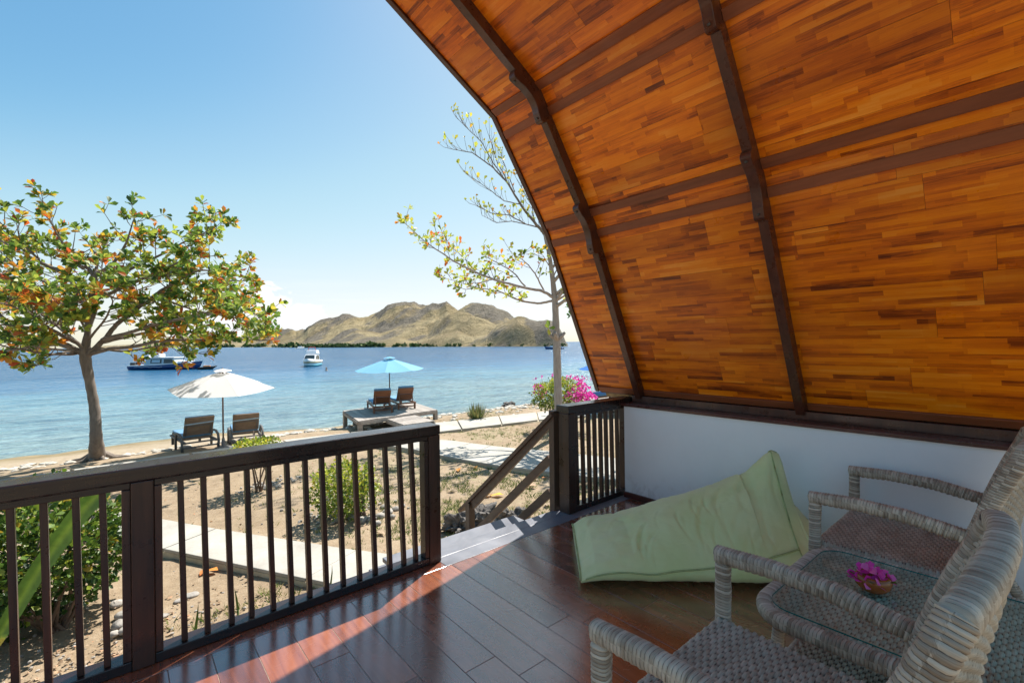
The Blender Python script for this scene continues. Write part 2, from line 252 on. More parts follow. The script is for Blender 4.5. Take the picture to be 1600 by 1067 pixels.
# ------------------------------------------------------------------ world
w = bpy.data.worlds.new('World'); sc.world = w; w.use_nodes = True; k = N(w.node_tree); bg = w.node_tree.nodes['Background']; wo = w.node_tree.nodes['World Output']
sky = k.n('ShaderNodeTexSky', sky_type='NISHITA'); sky.sun_disc = False; sky.sun_elevation = sun_el; sky.sun_rotation = sun_az; sky.altitude = 0; sky.air_density = 1.0; sky.dust_density = .55; sky.ozone_density = 3.2
tcw = k.n('ShaderNodeTexCoord'); dv = tcw.outputs['Generated']
def dot(v):
    nd = k.n('ShaderNodeVectorMath', operation='DOT_PRODUCT'); k.l(dv, nd.inputs[0]); nd.inputs[1].default_value = v; return nd.outputs['Value']
cdir = ray(440, 536); cdir[2] = 0; cdir /= np.linalg.norm(cdir); rdir = np.array([cdir[1], -cdir[0], 0])
dc_ = dot(tuple(cdir)); ca = k.math('DIVIDE', dot(tuple(rdir)), k.math('MAXIMUM', dc_, .05)); cbz = k.math('DIVIDE', dot((0, 0, 1)), k.math('MAXIMUM', dc_, .05))
cvec = k.n('ShaderNodeCombineXYZ'); k.l(ca, cvec.inputs[0]); k.l(k.math('MULTIPLY', cbz, 2.2), cvec.inputs[1])
cn = k.noise(cvec.outputs[0], 26, 7, .58, .3); cn2 = k.noise(k.mapv(cvec.outputs[0], (1, 6, 1)), 5, 5, .6, .4)
def blob(x, y, rx, ry): 
    a = k.math('POWER', k.math('DIVIDE', k.math('SUBTRACT', ca, x), rx), 2.0); b = k.math('POWER', k.math('DIVIDE', k.math('SUBTRACT', cbz, y), ry), 2.0); return k.math('SUBTRACT', 1.0, k.math('ADD', a, b))
bl = k.math('MAXIMUM', blob(-.03, .07, .06, .05), k.math('MAXIMUM', blob(.035, .05, .07, .035), blob(-.12, .045, .10, .035)))
cm = k.rng(k.math('ADD', k.math('MULTIPLY', bl, .5), k.math('MULTIPLY', k.math('SUBTRACT', cn, .5), 1.3)), .02, .22, 0, 1, True); cm = k.math('MULTIPLY', cm, k.math('GREATER_THAN', dc_, .2))
thin = k.math('MULTIPLY', k.rng(cn2, .45, .75, 0, .35, True), k.rng(cbz, .02, .18, 1, 0, True)); 
cmix = k.math('MAXIMUM', cm, k.math('MULTIPLY', thin, k.math('GREATER_THAN', dc_, .2)))
shade = k.ramp(k.rng(cbz, .0, .09, 0, 1), [(0, (2.2, 2.3, 2.4)), (1, (2.75, 2.75, 2.75))])
cur = k.n('ShaderNodeRGBCurve'); SK = .125*2**1.15/2.5*.97
k.l(k.mix(1.0, sky.outputs[0], (SK, SK, SK), 'MULTIPLY'), cur.inputs['Color'])
for ch, pts_ in enumerate(([(0, 0), (.41, .19), (.54, .35), (.655, .475), (1.21, .80), (2.06, .96), (2.5, 1.0)], [(0, 0), (.3, .2), (.677, .44), (.862, .60), (1.02, .71), (1.69, .90), (2.0, .96), (2.5, 1.02)], [(0, 0), (.6, .40), (1.2, .71), (1.48, .82), (1.7, .87), (2.08, .97), (2.5, 1.05)])):
    cv = cur.mapping.curves[ch]
    while len(cv.points) < len(pts_): cv.points.new(.5, .5)
    for p_, (a, b) in zip(cv.points, pts_): p_.location = (a/2.5, b/2.5); p_.handle_type = 'AUTO'
cur.mapping.update(); KO = 2.5/(.14*2**1.47)
tint = k.mix(1.0, cur.outputs[0], (KO, KO, KO), 'MULTIPLY')
k.l(k.mix(k.math('MULTIPLY', cmix, .9), tint, shade), bg.inputs[0]); bg.inputs[1].default_value = .14

# ------------------------------------------------------------------ object helpers
def tag(o, label=None, cat=None, group=None, kind=None):
    if label: o['label'] = label
    if cat: o['category'] = cat
    if group: o['group'] = group
    if kind: o['kind'] = kind
    return o
def empty(name, loc=(0, 0, 0), label=None, cat=None, group=None, parent=None):
    o = bpy.data.objects.new(name, None); COL.objects.link(o); o.location = loc; o.empty_display_size = .1
    if parent: o.parent = parent; o.location = Vector(loc)-woff(parent)
    return tag(o, label, cat, group)
def woff(o):
    s = Vector((0, 0, 0))
    while o: s += o.location; o = o.parent
    return s
class MB:
    def __init__(s): s.v = []; s.f = []; s.uv = []; s.t = []
    def add(s, vs, fs, uv=None, t=0.5):
        b = len(s.v); s.v += [tuple(x) for x in vs]; s.f += [tuple(i+b for i in q) for q in fs]
        s.uv += list(uv) if uv is not None else [(0, 0)]*len(vs); s.t += list(t) if hasattr(t, '__len__') else [t]*len(vs); return s
    def box(s, x0, x1, y0, y1, z0, z1, t=.5):
        return s.add([(x0, y0, z0), (x1, y0, z0), (x1, y1, z0), (x0, y1, z0), (x0, y0, z1), (x1, y0, z1), (x1, y1, z1), (x0, y1, z1)],
                     [(0, 3, 2, 1), (4, 5, 6, 7), (0, 1, 5, 4), (1, 2, 6, 5), (2, 3, 7, 6), (3, 0, 4, 7)], t=t)
    def beam(s, a, b, w, h, upv=(0, 0, 1)):
        a = Vector(a); b = Vector(b); d = (b-a).normalized(); sd = d.cross(Vector(upv)); sd = sd.normalized() if sd.length > 1e-5 else Vector((1, 0, 0)); u = sd.cross(d)
        vs = [p+sd*i*w/2+u*j*h/2 for p in (a, b) for i, j in ((-1, -1), (1, -1), (1, 1), (-1, 1))]
        return s.add(vs, [(0, 1, 2, 3), (7, 6, 5, 4), (0, 4, 5, 1), (1, 5, 6, 2), (2, 6, 7, 3), (3, 7, 4, 0)])
    def prism(s, poly, a, b, f):  # poly list of 2d; f(p,t)->3d
        n = len(poly); vs = [f(p, a) for p in poly]+[f(p, b) for p in poly]
        return s.add(vs, [tuple(range(n)), tuple(range(2*n-1, n-1, -1))]+[(i, i+n, (i+1) % n+n, (i+1) % n) for i in range(n)])
    def tube(s, pts, rad, n=8, cap=True, t=.5, sq=1.0):
        pts = [Vector(p) for p in pts]; rad = rad if hasattr(rad, '__len__') else [rad]*len(pts)
        up_ = Vector((0, 0, 1)); prev = None; vs = []
        for i, p in enumerate(pts):
            d = (pts[min(i+1, len(pts)-1)]-pts[max(i-1, 0)]).normalized()
            if prev is None: a = d.cross(up_); a = a.normalized() if a.length > .05 else Vector((1, 0, 0))
            else: a = (prev-d*prev.dot(d)).normalized()
            prev = a; b = d.cross(a)
            for j in range(n): th = 2*math.pi*j/n; vs.append(p+(a*math.cos(th)+b*math.sin(th))*rad[i])
        m_ = len(pts); fs = [(i*n+j, i*n+(j+1) % n, (i+1)*n+(j+1) % n, (i+1)*n+j) for i in range(m_-1) for j in range(n)]
        if cap: fs += [tuple(range(n-1, -1, -1)), tuple((m_-1)*n+j for j in range(n))]
        return s.add(vs, fs, t=t)
    def lathe(s, prof, c=(0, 0, 0), n=24, t=.5):
        vs = [(c[0]+r*math.cos(2*math.pi*j/n), c[1]+r*math.sin(2*math.pi*j/n), c[2]+z) for r, z in prof for j in range(n)]
        return s.add(vs, [(i*n+j, i*n+(j+1) % n, (i+1)*n+(j+1) % n, (i+1)*n+j) for i in range(len(prof)-1) for j in range(n)], t=t)
    def build(s, name, mat, parent=None, smooth=False, bevel=0, seg=2, label=None, kind=None):
        off = woff(parent) if parent else Vector((0, 0, 0))
        V = np.array(s.v, dtype=float)-np.array(off)
        me = bpy.data.meshes.new(name); me.from_pydata(V.tolist(), [], s.f)
        if any(u != (0, 0) for u in s.uv[:4]) or any(u != (0, 0) for u in s.uv[-4:]):
            ul = me.uv_layers.new(name='UVMap'); li = np.zeros(len(me.loops), dtype=np.int32); me.loops.foreach_get('vertex_index', li); ul.data.foreach_set('uv', np.array(s.uv, dtype=np.float32)[li].ravel())
        if len(set(s.t[:50]+s.t[-50:])) > 1 or s.t[0] != .5:
            at_ = me.attributes.new('tint', 'FLOAT', 'POINT'); at_.data.foreach_set('value', np.array(s.t, dtype=np.float32))
        me.materials.append(M[mat] if isinstance(mat, str) else mat)
        if smooth: me.polygons.foreach_set('use_smooth', [True]*len(me.polygons))
        o = bpy.data.objects.new(name, me); COL.objects.link(o)
        if parent: o.parent = parent
        if bevel: b = o.modifiers.new('bevel', 'BEVEL'); b.width = bevel; b.segments = seg; b.limit_method = 'ANGLE'
        return tag(o, label, kind=kind)
def np_mesh(name, V, F, mat, parent=None, smooth=True, tint=None, uv=None, label=None, kind=None, recalc=False):
    off = np.array(woff(parent)) if parent else 0
    V = np.asarray(V, dtype=np.float32).reshape(-1, 3)-off; F = np.asarray(F, dtype=np.int32); n, kq = F.shape
    me = bpy.data.meshes.new(name); me.vertices.add(len(V)); me.vertices.foreach_set('co', V.astype(np.float32).ravel())
    me.loops.add(n*kq); me.loops.foreach_set('vertex_index', F.ravel()); me.polygons.add(n); me.polygons.foreach_set('loop_start', np.arange(0, n*kq, kq, dtype=np.int32))
    try: me.polygons.foreach_set('loop_total', np.full(n, kq, dtype=np.int32))
    except Exception: pass
    if smooth: me.polygons.foreach_set('use_smooth', np.ones(n, dtype=bool))
    me.update(calc_edges=True); me.validate()
    if tint is not None: a = me.attributes.new('tint', 'FLOAT', 'POINT'); a.data.foreach_set('value', np.asarray(tint, dtype=np.float32))
    if uv is not None: ul = me.uv_layers.new(name='UVMap'); ul.data.foreach_set('uv', np.asarray(uv, dtype=np.float32)[F.ravel()].ravel())
    me.materials.append(M[mat] if isinstance(mat, str) else mat)
    o = bpy.data.objects.new(name, me); COL.objects.link(o)
    if parent: o.parent = parent
    return tag(o, label, kind=kind)
def copy_tree(o, parent=None):
    c = o.copy(); COL.objects.link(c); c.parent = parent
    for ch in list(o.children): copy_tree(ch, c)
    return c
def grid_faces(nu, nv):
    i = np.arange(nu-1)[:, None]*nv+np.arange(nv-1)[None, :]; return np.stack([i, i+nv, i+nv+1, i+1], -1).reshape(-1, 4)

# leaves: batch of folded obovate blades
LT = np.array([(0, 0, 0), (-.16, .35, .05), (0, .38, 0), (.16, .35, .05), (-.27, .70, .07), (0, .72, -.02), (.27, .70, .07), (0, 1.0, -.06)])
LF = np.array([(0, 2, 1, 1), (0, 3, 2, 2), (1, 2, 5, 4), (2, 3, 6, 5), (4, 5, 7, 7), (5, 6, 7, 7)])
LFT = np.array([(0, 2, 1), (0, 3, 2), (1, 2, 5), (1, 5, 4), (2, 3, 6), (2, 6, 5), (4, 5, 7), (5, 6, 7)])
def leaf_verts(P, D, U, S, wid=1.0, T=LT):
    P = np.asarray(P); D = np.asarray(D); U = np.asarray(U); D = D/(np.linalg.norm(D, axis=1, keepdims=True)+1e-9)
    X = np.cross(D, U); X /= np.linalg.norm(X, axis=1, keepdims=True)+1e-9; Z = np.cross(X, D)
    S = np.asarray(S)[:, None, None]; V = P[:, None, :]+S*(T[None, :, 0:1]*wid*X[:, None, :]+T[None, :, 1:2]*D[:, None, :]+T[None, :, 2:3]*Z[:, None, :]); return V
def leaf_mesh(name, P, D, U, S, tint, mat, parent, wid=1.0, kind='stuff', T=LT, TF=LFT):
    V = leaf_verts(P, D, U, S, wid, T); n, kv = V.shape[:2]; F = (TF[None]+(np.arange(n)*kv)[:, None, None]).reshape(-1, 3)
    return np_mesh(name, V.reshape(-1, 3), F, mat, parent, True, np.repeat(tint, kv), kind=kind)
ST = np.array([(-.5, 0, 0), (.5, 0, 0), (-.32, .55, .05), (.32, .55, .05), (0, 1, -.05)]); SF = np.array([(0, 1, 3), (0, 3, 2), (2, 3, 4)])

# ------------------------------------------------------------------ ground, paths, sea, island
def smooth(a, b, x): t = np.clip((x-a)/(b-a), 0, 1); return t*t*(3-2*t)
def shore_y(x): return 22.6-2.3*smooth(2, 9, x)-.4*smooth(9, 25, x)+.25*np.sin(x*.9)+.8*smooth(-10, -40, -x*-1)
def gz(x, y):
    x = np.asarray(x, float); y = np.asarray(y, float); ys = shore_y(x)
    s = smooth(15.2, 1, ys-ys+0)*0
    base = -1.2-.12*smooth(12, 15.5, y)-.12*smooth(15.2, 16.6, y)
    t = np.clip((y-16.4)/(ys-16.4), 0, 1.6); base = np.where(y > 16.4, -1.44-(.66)*t**1.0, base)
    return base+.02*np.sin(x*1.7+y*.8)*np.cos(y*1.3-x*.5)+.012*np.sin(x*5.1+1)*np.sin(y*4.3)
xs = np.concatenate([np.linspace(-300, -30, 14), np.linspace(-28, -6, 30), np.arange(-5.5, 14, .09), np.linspace(14.3, 40, 60), np.linspace(45, 300, 14)])
ys_ = np.concatenate([np.linspace(-250, -12, 10), np.linspace(-10, 2.4, 14), np.arange(2.6, 17.5, .09), np.linspace(17.6, 26, 50), np.array([28, 32])])
GX, GY = np.meshgrid(xs, ys_, indexing='ij'); GZ = gz(GX, GY)
fine = np.array([mnoise.fractal(Vector((a*2.3, b*2.3, 0)), 1.0, 2.0, 4) if (-6 < a < 14.2 and 2.5 < b < 17.6) else 0 for a, b in zip(GX.ravel(), GY.ravel())]).reshape(GX.shape)
GZ = GZ+fine*.022
tag(np_mesh('ground', np.stack([GX, GY, GZ], -1), grid_faces(len(xs), len(ys_)), 'ground'), 'dry tan soil of the garden sloping down to the beach', None, kind='structure')
SEA = -2.1
mb = MB(); mb.add([(-40000, 19, SEA), (40000, 19, SEA), (40000, 40000, SEA), (-40000, 40000, SEA)], [(0, 1, 2, 3)]); tag(mb.build('water', 'sea'), 'blue sea turning pale turquoise over the shallows', kind='structure')
mb = MB(); mb.add([(-40000, -40000, -2.9), (40000, -40000, -2.9), (40000, 40000, -2.9), (-40000, 40000, -2.9)], [(0, 1, 2, 3)]); tag(mb.build('seabed', 'ground'), kind='structure')

def slab(path, name, near, far, joints, z, h, label):
    # near, far polylines with the same number of points; split into separate slabs at the joints (fractions)
    def lerp(L, t):
        t = t*(len(L)-1); i = min(int(t), len(L)-2); f = t-i; return (L[i][0]*(1-f)+L[i+1][0]*f, L[i][1]*(1-f)+L[i+1][1]*f)
    js = [0]+joints+[1]
    for i in range(len(js)-1):
        a, b = js[i]+.0012, js[i+1]-.0012; n = max(2, int((b-a)*8)); ts = [a+(b-a)*q/n for q in range(n+1)]
        poly = [lerp(near, t) for t in ts]+[lerp(far, t) for t in reversed(ts)]; dz = random.uniform(-.004, .004)
        m_ = MB(); m_.prism(poly, z-h, z+dz, lambda p, t: (p[0], p[1], t)); m_.build('slab', 'concrete', path, bevel=.008)
    m_ = MB(); m_.prism([lerp(near, q/8) for q in range(9)]+[lerp(far, q/8) for q in range(8, -1, -1)], z-h-.12, z-h-.002, lambda p, t: (p[0], p[1], t)); m_.build('footing', 'concrete_side', path)
def pathobj(name, label): return tag(bpy.data.objects.new(name, None), label, kind='structure')
pA = pathobj('path', 'pale concrete path between the porch stairs and the lounger with the white parasol'); COL.objects.link(pA)
slab(pA, 'slab', [(-.55, 9.35), (.41, 7.53), (1.56, 5.5), (2.1, 4.55)], [(-.0, 9.66), (1.03, 7.85), (2.27, 5.82), (3.0, 4.75)], [.335, .67], -1.09, .045, '')
pB = pathobj('path', 'raised pale concrete path crossing the yard behind the stair railing'); COL.objects.link(pB)
slab(pB, 'slab', [(4.95, 12.1), (5.53, 10.59), (5.77, 9.2), (6.15, 7.79), (6.65, 6.65), (7.3, 5.1)], [(5.95, 12.2), (6.75, 10.85), (7.1, 9.7), (7.5, 8.7), (8.05, 7.6), (8.6, 6.2)], [.14, .34, .45, .61, .76], -1.10, .05, '')
pC = pathobj('path', 'long pale concrete path running along the shore past the wooden platform'); COL.objects.link(pC)
slab(pC, 'slab', [(-9, 12.9), (-1.67, 12.55), (3.5, 12.75), (7.33, 12.1), (10.87, 11.6), (16, 10.2)], [(-9, 14.4), (-1.87, 13.9), (3.45, 14.1), (8.0, 13.55), (12.0, 12.9), (17, 11.7)], [.08, .16, .24, .32, .40, .48, .56, .64, .72, .80, .88, .94], -1.13, .05, '')

# island
def interp(tab, u): return np.interp(u, [a for a, b in tab], [b for a, b in tab])
back = [(150, 541), (210, 538), (250, 533), (281, 527), (300, 524), (330, 522), (350, 525), (380, 527), (419, 516.5), (431, 513.5), (456, 515), (462, 518), (475, 515), (494, 504), (512, 498), (534, 492.5), (553, 494), (570, 498.5), (587, 490), (606, 479), (619, 473), (633, 470.3), (650, 474), (659, 477.5), (675, 473.7), (687, 475), (698, 471), (709, 479), (716, 484), (725, 479), (737, 476), (753, 475), (772, 477.5), (784, 485), (794, 490), (803, 497), (815, 506), (830, 520), (845, 532), (890, 538)]
mid = [(460, 541), (500, 534), (519, 527), (537, 518), (556, 513), (575, 516), (594, 521), (619, 514), (650, 509), (669, 511.5), (681, 502), (700, 493), (719, 487), (737, 488.5), (759, 499), (775, 506), (790, 504), (800, 506), (815, 512), (835, 525), (850, 535), (890, 539)]
front = [(480, 542), (560, 537), (600, 530), (625, 527), (650, 533), (690, 522), (715, 516), (740, 525), (762, 522), (776, 508), (790, 503), (809, 494), (825, 494.5), (840, 499.5), (855, 497), (866, 500), (873, 507), (880, 521), (884, 532), (887, 538), (890, 541)]
shoreD = [(150, 1900), (300, 1500), (400, 1050), (440, 800), (481, 620), (560, 560), (640, 520), (720, 460), (800, 400), (881, 360), (900, 355)]
U = np.linspace(150, 892, 640); T = np.linspace(0, 1, 150); V_ = []; RK = []
for u in U:
    D0 = float(interp(shoreD, u)); r = ray(u, 536); 
    dirv = r.copy(); hz = 533.5+(-(u-800))*math.tan(ROL)*1.0
    def hgt(tab, Dk):
        y = float(interp(tab, u)); q = ray(u, y); return q[2]*Dk
    L = [(D0*1.15, hgt(front, D0*1.15)+1.5, .15*D0), (D0*1.34, hgt(mid, D0*1.34)+1.5, .17*D0), (D0*1.85, hgt(back, D0*1.85)+1.5, .36*D0)]
    for t in T:
        D = D0*(1+1.5*t**1.3); p = r*D
        h = 0
        for i, (Dk, Hk, Wk) in enumerate(L):
            x = (D-Dk)/Wk; g = math.exp(-x*x*1.1); h = max(h, Hk*g) if Hk > 0 else h
        nz = mnoise.ridged_multi_fractal(Vector((p[0]*.0085, p[1]*.0085, 1.3)), 1.0, 2.1, 4, 1.0, 2.0)
        nz2 = mnoise.fractal(Vector((p[0]*.03, p[1]*.03, 5)), 1.0, 2.0, 4)
        rise = smooth(0, .09, t)
        nz3 = mnoise.ridged_multi_fractal(Vector((p[0]*.022, p[1]*.022, 3.3)), 1.0, 2.1, 3, 1.0, 2.0); hh = h*(1+.09*(nz-1.15)*min(1, h/25))+nz2*min(4.0, h*.12)+(nz3-1.1)*min(2.6, h*.07)
        z = SEA-1.0+(hh+1.0+3.6*0+1.2)*rise if h > 0 else SEA-1
        V_.append((p[0], p[1], z)); 
        rkv = mnoise.fractal(Vector((p[0]*.01, p[1]*.01, 9)), 1.0, 2.0, 3)
        cl = .4 if (u > 850 and t < .10) else 0
        topr = max(0, (hh/max(1, L[2][1]))-.68)*2.2
        RK.append(float(np.clip(.35+rkv*.55+topr*.35+cl*.35, 0, 1)))
isl = np_mesh('island', V_, grid_faces(len(U), len(T))[:, ::-1], 'island'); a_ = isl.data.attributes.new('rock', 'FLOAT', 'POINT'); a_.data.foreach_set('value', np.array(RK, dtype=np.float32))
tag(isl, 'dry tan grassy hills of the island across the bay', kind='structure')
# shore scrub of the island: leafy clumps nobody could count
P = []; 
for i in range(230):
    u = random.choice([random.uniform(300, 470), random.uniform(478, 600), random.uniform(478, 600), random.uniform(500, 720), random.uniform(640, 880)]); D0 = float(interp(shoreD, u)); D = D0*random.uniform(1.005, 1.05); p = ray(u, 536)*D; s = random.uniform(1.0, 4.0)*(.7 if u > 640 else 1)*(D0/560)**.6*(1.5 if u < 470 else 1)
    if random.random() < .03: s *= 1.8
    P.append((p[0], p[1], SEA+.6, s))
pp = []; dd = []; ss = []
for x, y, z, s in P:
    n = 34; th = rng.uniform(0, 6.28, n); ph = rng.uniform(0, 1, n); rr = s*rng.uniform(.5, 1, n)
    pp.append(np.stack([x+rr*np.cos(th)*np.sqrt(1-ph**2)*1.3, y+rr*np.sin(th)*np.sqrt(1-ph**2), z+rr*ph*.9], -1)); dd.append(rng.normal(size=(n, 3))+np.array([0, 0, .4])); ss.append(np.full(n, s*.75))
pp = np.concatenate(pp); dd = np.concatenate(dd); ss = np.concatenate(ss)
tag(leaf_mesh('shore_scrub', pp, dd, rng.normal(size=pp.shape), ss, rng.uniform(0, 1, len(pp)), 'scrub', None, 2.2), 'dark green scrub along the foot of the island hills', kind='stuff')

# ------------------------------------------------------------------ the bungalow porch
XC = 1.235; K = [np.array([1.235, 4.30]), np.array([2.572, 3.508]), np.array([3.22, 2.55]), np.array([3.947, .972])]
YE = 3.24; YB = -.55; RIBY = [2.70, 1.285, -.13]  # roof back end YB cut short and left open to admit sky light
hut = empty('bungalow', (XC, .8, 0), 'wooden bungalow porch with curved laminated timber ceiling and low white wall', 'bungalow')
def sec(i, s, n=0.0, side=1):
    A, B = K[i], K[i+1]; d = (B-A)/np.linalg.norm(B-A); nn = np.array([-d[1], d[0]])  # outward normal (up/right)
    if nn[1] < 0 and i < 2: nn = -nn
    nn = np.array([abs(nn[0]), abs(nn[1])]); p = A+d*s+nn*n
    return (p[0] if side > 0 else 2*XC-.125-p[0], p[1])
LEN = [float(np.linalg.norm(K[i+1]-K[i])) for i in range(3)]
ceil = empty('ceiling', (XC, .8, 2.5), parent=hut)
def sbox(mb_, i, s0, s1, y0, y1, n0, n1, side, uvo=(0, 0)):
    vs = []; uv = []
    for y in (y0, y1):
        for s, n in ((s0, n0), (s1, n0), (s1, n1), (s0, n1)):
            x, z = sec(i, s, n, side); vs.append((x, y, z)); uv.append((y+uvo[0]+7, s+uvo[1]+i*2+3))
    fs = [(0, 1, 2, 3), (7, 6, 5, 4), (0, 4, 5, 1), (1, 5, 6, 2), (2, 6, 7, 3), (3, 7, 4, 0)]
    if side > 0: fs = [tuple(reversed(f)) for f in fs]
    mb_.add(vs, fs, uv)
for side in (1, -1):
    for i in range(3):
        yb_ = YB if side > 0 else 1.95  # left roof half cut short, an added opening for sky light
        nrow = round(LEN[i]/.197); hrow = LEN[i]/nrow
        for r_ in range(nrow):
            y = yb_-random.uniform(0, 1.1)
            while y < YE:
                y1 = min(y+1.22, YE); y0 = max(y, yb_)
                if y1-y0 > .03:
                    mb = MB(); e = .0007; dn = random.uniform(0, .0012); sbox(mb, i, r_*hrow+e, (r_+1)*hrow-e, y0+e, y1-e, 0-dn, .012, side, (random.uniform(0, 20), random.randrange(40)*.0328)); mb.build('ceiling_panel', 'ceiling', ceil)
                y += 1.22
        mb = MB(); sbox(mb, i, -.03 if i else 0, LEN[i]+.03, yb_, YE, .014, .05, side); mb.build('roof_deck', 'rib_y', hut)
        # purlins
        for (a, b) in {0: [(1.486, 1.556)], 1: [(.145, .212), (1.028, 1.096)], 2: [(.062, .130), (LEN[2]-.06, LEN[2]-.004)]}[i]:
            mb = MB(); ye_ = YE-.012
            segs = [(YB, RIBY[2]-.032), (RIBY[2]+.032, RIBY[1]-.032), (RIBY[1]+.032, RIBY[0]-.032), (RIBY[0]+.032, ye_)] if yb_ == YB else [(yb_, RIBY[0]-.032), (RIBY[0]+.032, ye_)]
            for q0, q1 in segs:
                mb = MB(); sbox(mb, i, a, b, q0, q1, -.022, -.0016, side); mb.build('purlin', 'purlin', ceil, bevel=.002, seg=1)
        # barge board and thatch
        mb = MB(); sbox(mb, i, -.0, LEN[i]+.0, YE+.002, YE+.045, -.02, .085, side); mb.build('barge_board', 'rib_y', hut)
        mb = MB(); sbox(mb, i, -.02, LEN[i]+.1, yb_-.05, YE-.02, .056, .2, side); mb.build('thatch', 'thatch', hut)
# ribs
def inner_line(n):
    # offset section polyline (inside by n) as 2d points, mitred
    pts = [];
    for i in range(3):
        A = np.array(sec(i, 0, -n)); B = np.array(sec(i, LEN[i], -n)); pts.append((A, B))
    out = [pts[0][0]]
    for i in range(2):
        A, B = pts[i]; C_, D_ = pts[i+1]; d1 = B-A; d2 = D_-C_; t = np.linalg.solve(np.array([d1, -d2]).T, C_-A); out.append(A+d1*t[0])
    out.append(pts[2][1]); return out
IN = inner_line(.088); OUT = inner_line(.0018)
RT = .062
def bracket_poly(kp, d1, d2, l1, l2):
    n1 = np.array([-abs(d1[1]), -abs(d1[0])]); n2 = np.array([-abs(d2[1]), -abs(d2[0])]); nm = (n1+n2)/np.linalg.norm(n1+n2)
    E1 = kp-d1*l1; E2 = kp+d2*l2; h = .052; o = []
    o.append(E1-n1*.02)
    for q in range(7): a = math.pi/2*q/6; o.append(E1+d1*(.034*(1-math.cos(a)))+n1*(h*math.sin(a)))
    P0 = E1+d1*.075+n1*h; P3 = E2-d2*.075+n2*h; C1 = kp-d1*l1*.35+n1*.006; C2 = kp+d2*l2*.35+n2*.006
    for q in range(1, 14): t = q/14; o.append((1-t)**3*P0+3*(1-t)**2*t*C1+3*(1-t)*t*t*C2+t**3*P3)
    for q in range(6, -1, -1): a = math.pi/2*q/6; o.append(E2-d2*(.034*(1-math.cos(a)))+n2*(h*math.sin(a)))
    o.append(E2-n2*.02); o.append(kp-nm*.02); return o
for side in (1, -1):
    for iy, yc in enumerate(RIBY):
        if side < 0 and iy > 0: continue
        poly = OUT+IN[::-1]; fx = (lambda p, t, sd_=side: ((p[0] if sd_ > 0 else 2*XC-.125-p[0]), t, p[1]))
        pl = [OUT[0]]+OUT[1:3]+[OUT[3]]+[IN[3]]+IN[2:0:-1]+[IN[0]]
        rib = empty('rib', (XC, yc, 2.0), parent=hut)
        for q in range(3):
            if side < 0 and iy > 0: continue
            mb = MB(); e = 0
            mb.prism([OUT[q], OUT[q+1], IN[q+1], IN[q]], yc-RT/2, yc+RT/2, fx); mb.build('rib_member', 'rib_y', rib)
        for kk, (l1, l2) in ((1, (.235, .22)), (2, (.215, .25))):
            if side < 0 and iy > 0: continue
            A, B, C_ = IN[kk-1], IN[kk], IN[kk+1]; d1 = (B-A)/np.linalg.norm(B-A); d2 = (C_-B)/np.linalg.norm(C_-B)
            bp = bracket_poly(B, d1, d2, l1, l2)
            mb = MB(); mb.prism(bp, yc-RT/2-.003, yc+RT/2+.003, fx); mb.build('bracket', 'rib_y', rib, bevel=.004)
            for d_, l_, sg in ((d1, l1, -1), (d2, l2, 1)):
                n_ = np.array([-abs(d_[1]), -abs(d_[0])]); c = B+d_*sg*(l_-.055)+n_*.049
                mb = MB(); a3 = Vector(fx(c, yc)); b3 = Vector(fx(c+n_*.010, yc)); mb.tube([a3, b3], .0085, 10); mb.build('bolt', 'bolt', rib, True)
# low walls, ledges, wall plates, baseboards
for side in (1, -1):
    X_ = lambda x: x if side > 0 else 2*XC-x
    yw = YB if side > 0 else 1.95  # left low wall shortened likewise to let sky light in
    def bx(name, mat, x0, x1, y0, y1, z0, z1, bev=0, parent=hut, label=None):
        a, b = sorted((X_(x0), X_(x1))); mb_ = MB(); mb_.box(a, b, y0, y1, z0, z1); return mb_.build(name, mat, parent, bevel=bev, label=label)
    bx('wall', 'wall', 3.74, 3.95, yw, 2.775, -.1, .871)
    bx('ledge', 'trim', 3.722, 4.08, yw, 2.93, .8725, .899, .004)
    bx('wall_plate', 'rib_y', 3.875, 3.99, yw, 2.78, .9005, .962, .002)
    bx('baseboard', 'trim', 3.716, 3.7385, yw, 2.772, .0005, .052, .003)
# underfloor slab + floor boards
fl = empty('floor', (1.2, .5, 0), parent=hut)
mb = MB(); mb.box(-1.3, 3.96, YB, 2.70, -.14, -.021); mb.build('floor_base', 'grout', fl)
mb = MB(); mb.box(-1.26, 3.73, YB, 2.706, -.0205, -.0022); mb.build('gap_filler', 'grout', fl)
x = .333-.1725*9.0-.1725; 
while x < 3.74:
    x0 = max(x, -1.262); x1 = min(x+.1725, 3.714); y = 2.708-random.uniform(.25, 1.5); ys2 = [2.708]
    while y > YB: ys2.append(y); y -= random.uniform(1.0, 1.75)
    ys2.append(YB)
    if x1-x0 > .02:
        for a, b in zip(ys2[1:], ys2[:-1]):
            if b-a > .02: mb = MB(); mb.box(x0+.0013, x1-.0013, a+.0013, b-.0013, -.0021, random.uniform(-.0006, .0002)); mb.build('floor_board', 'floor', fl, bevel=.0012, seg=1)
    x += .1725
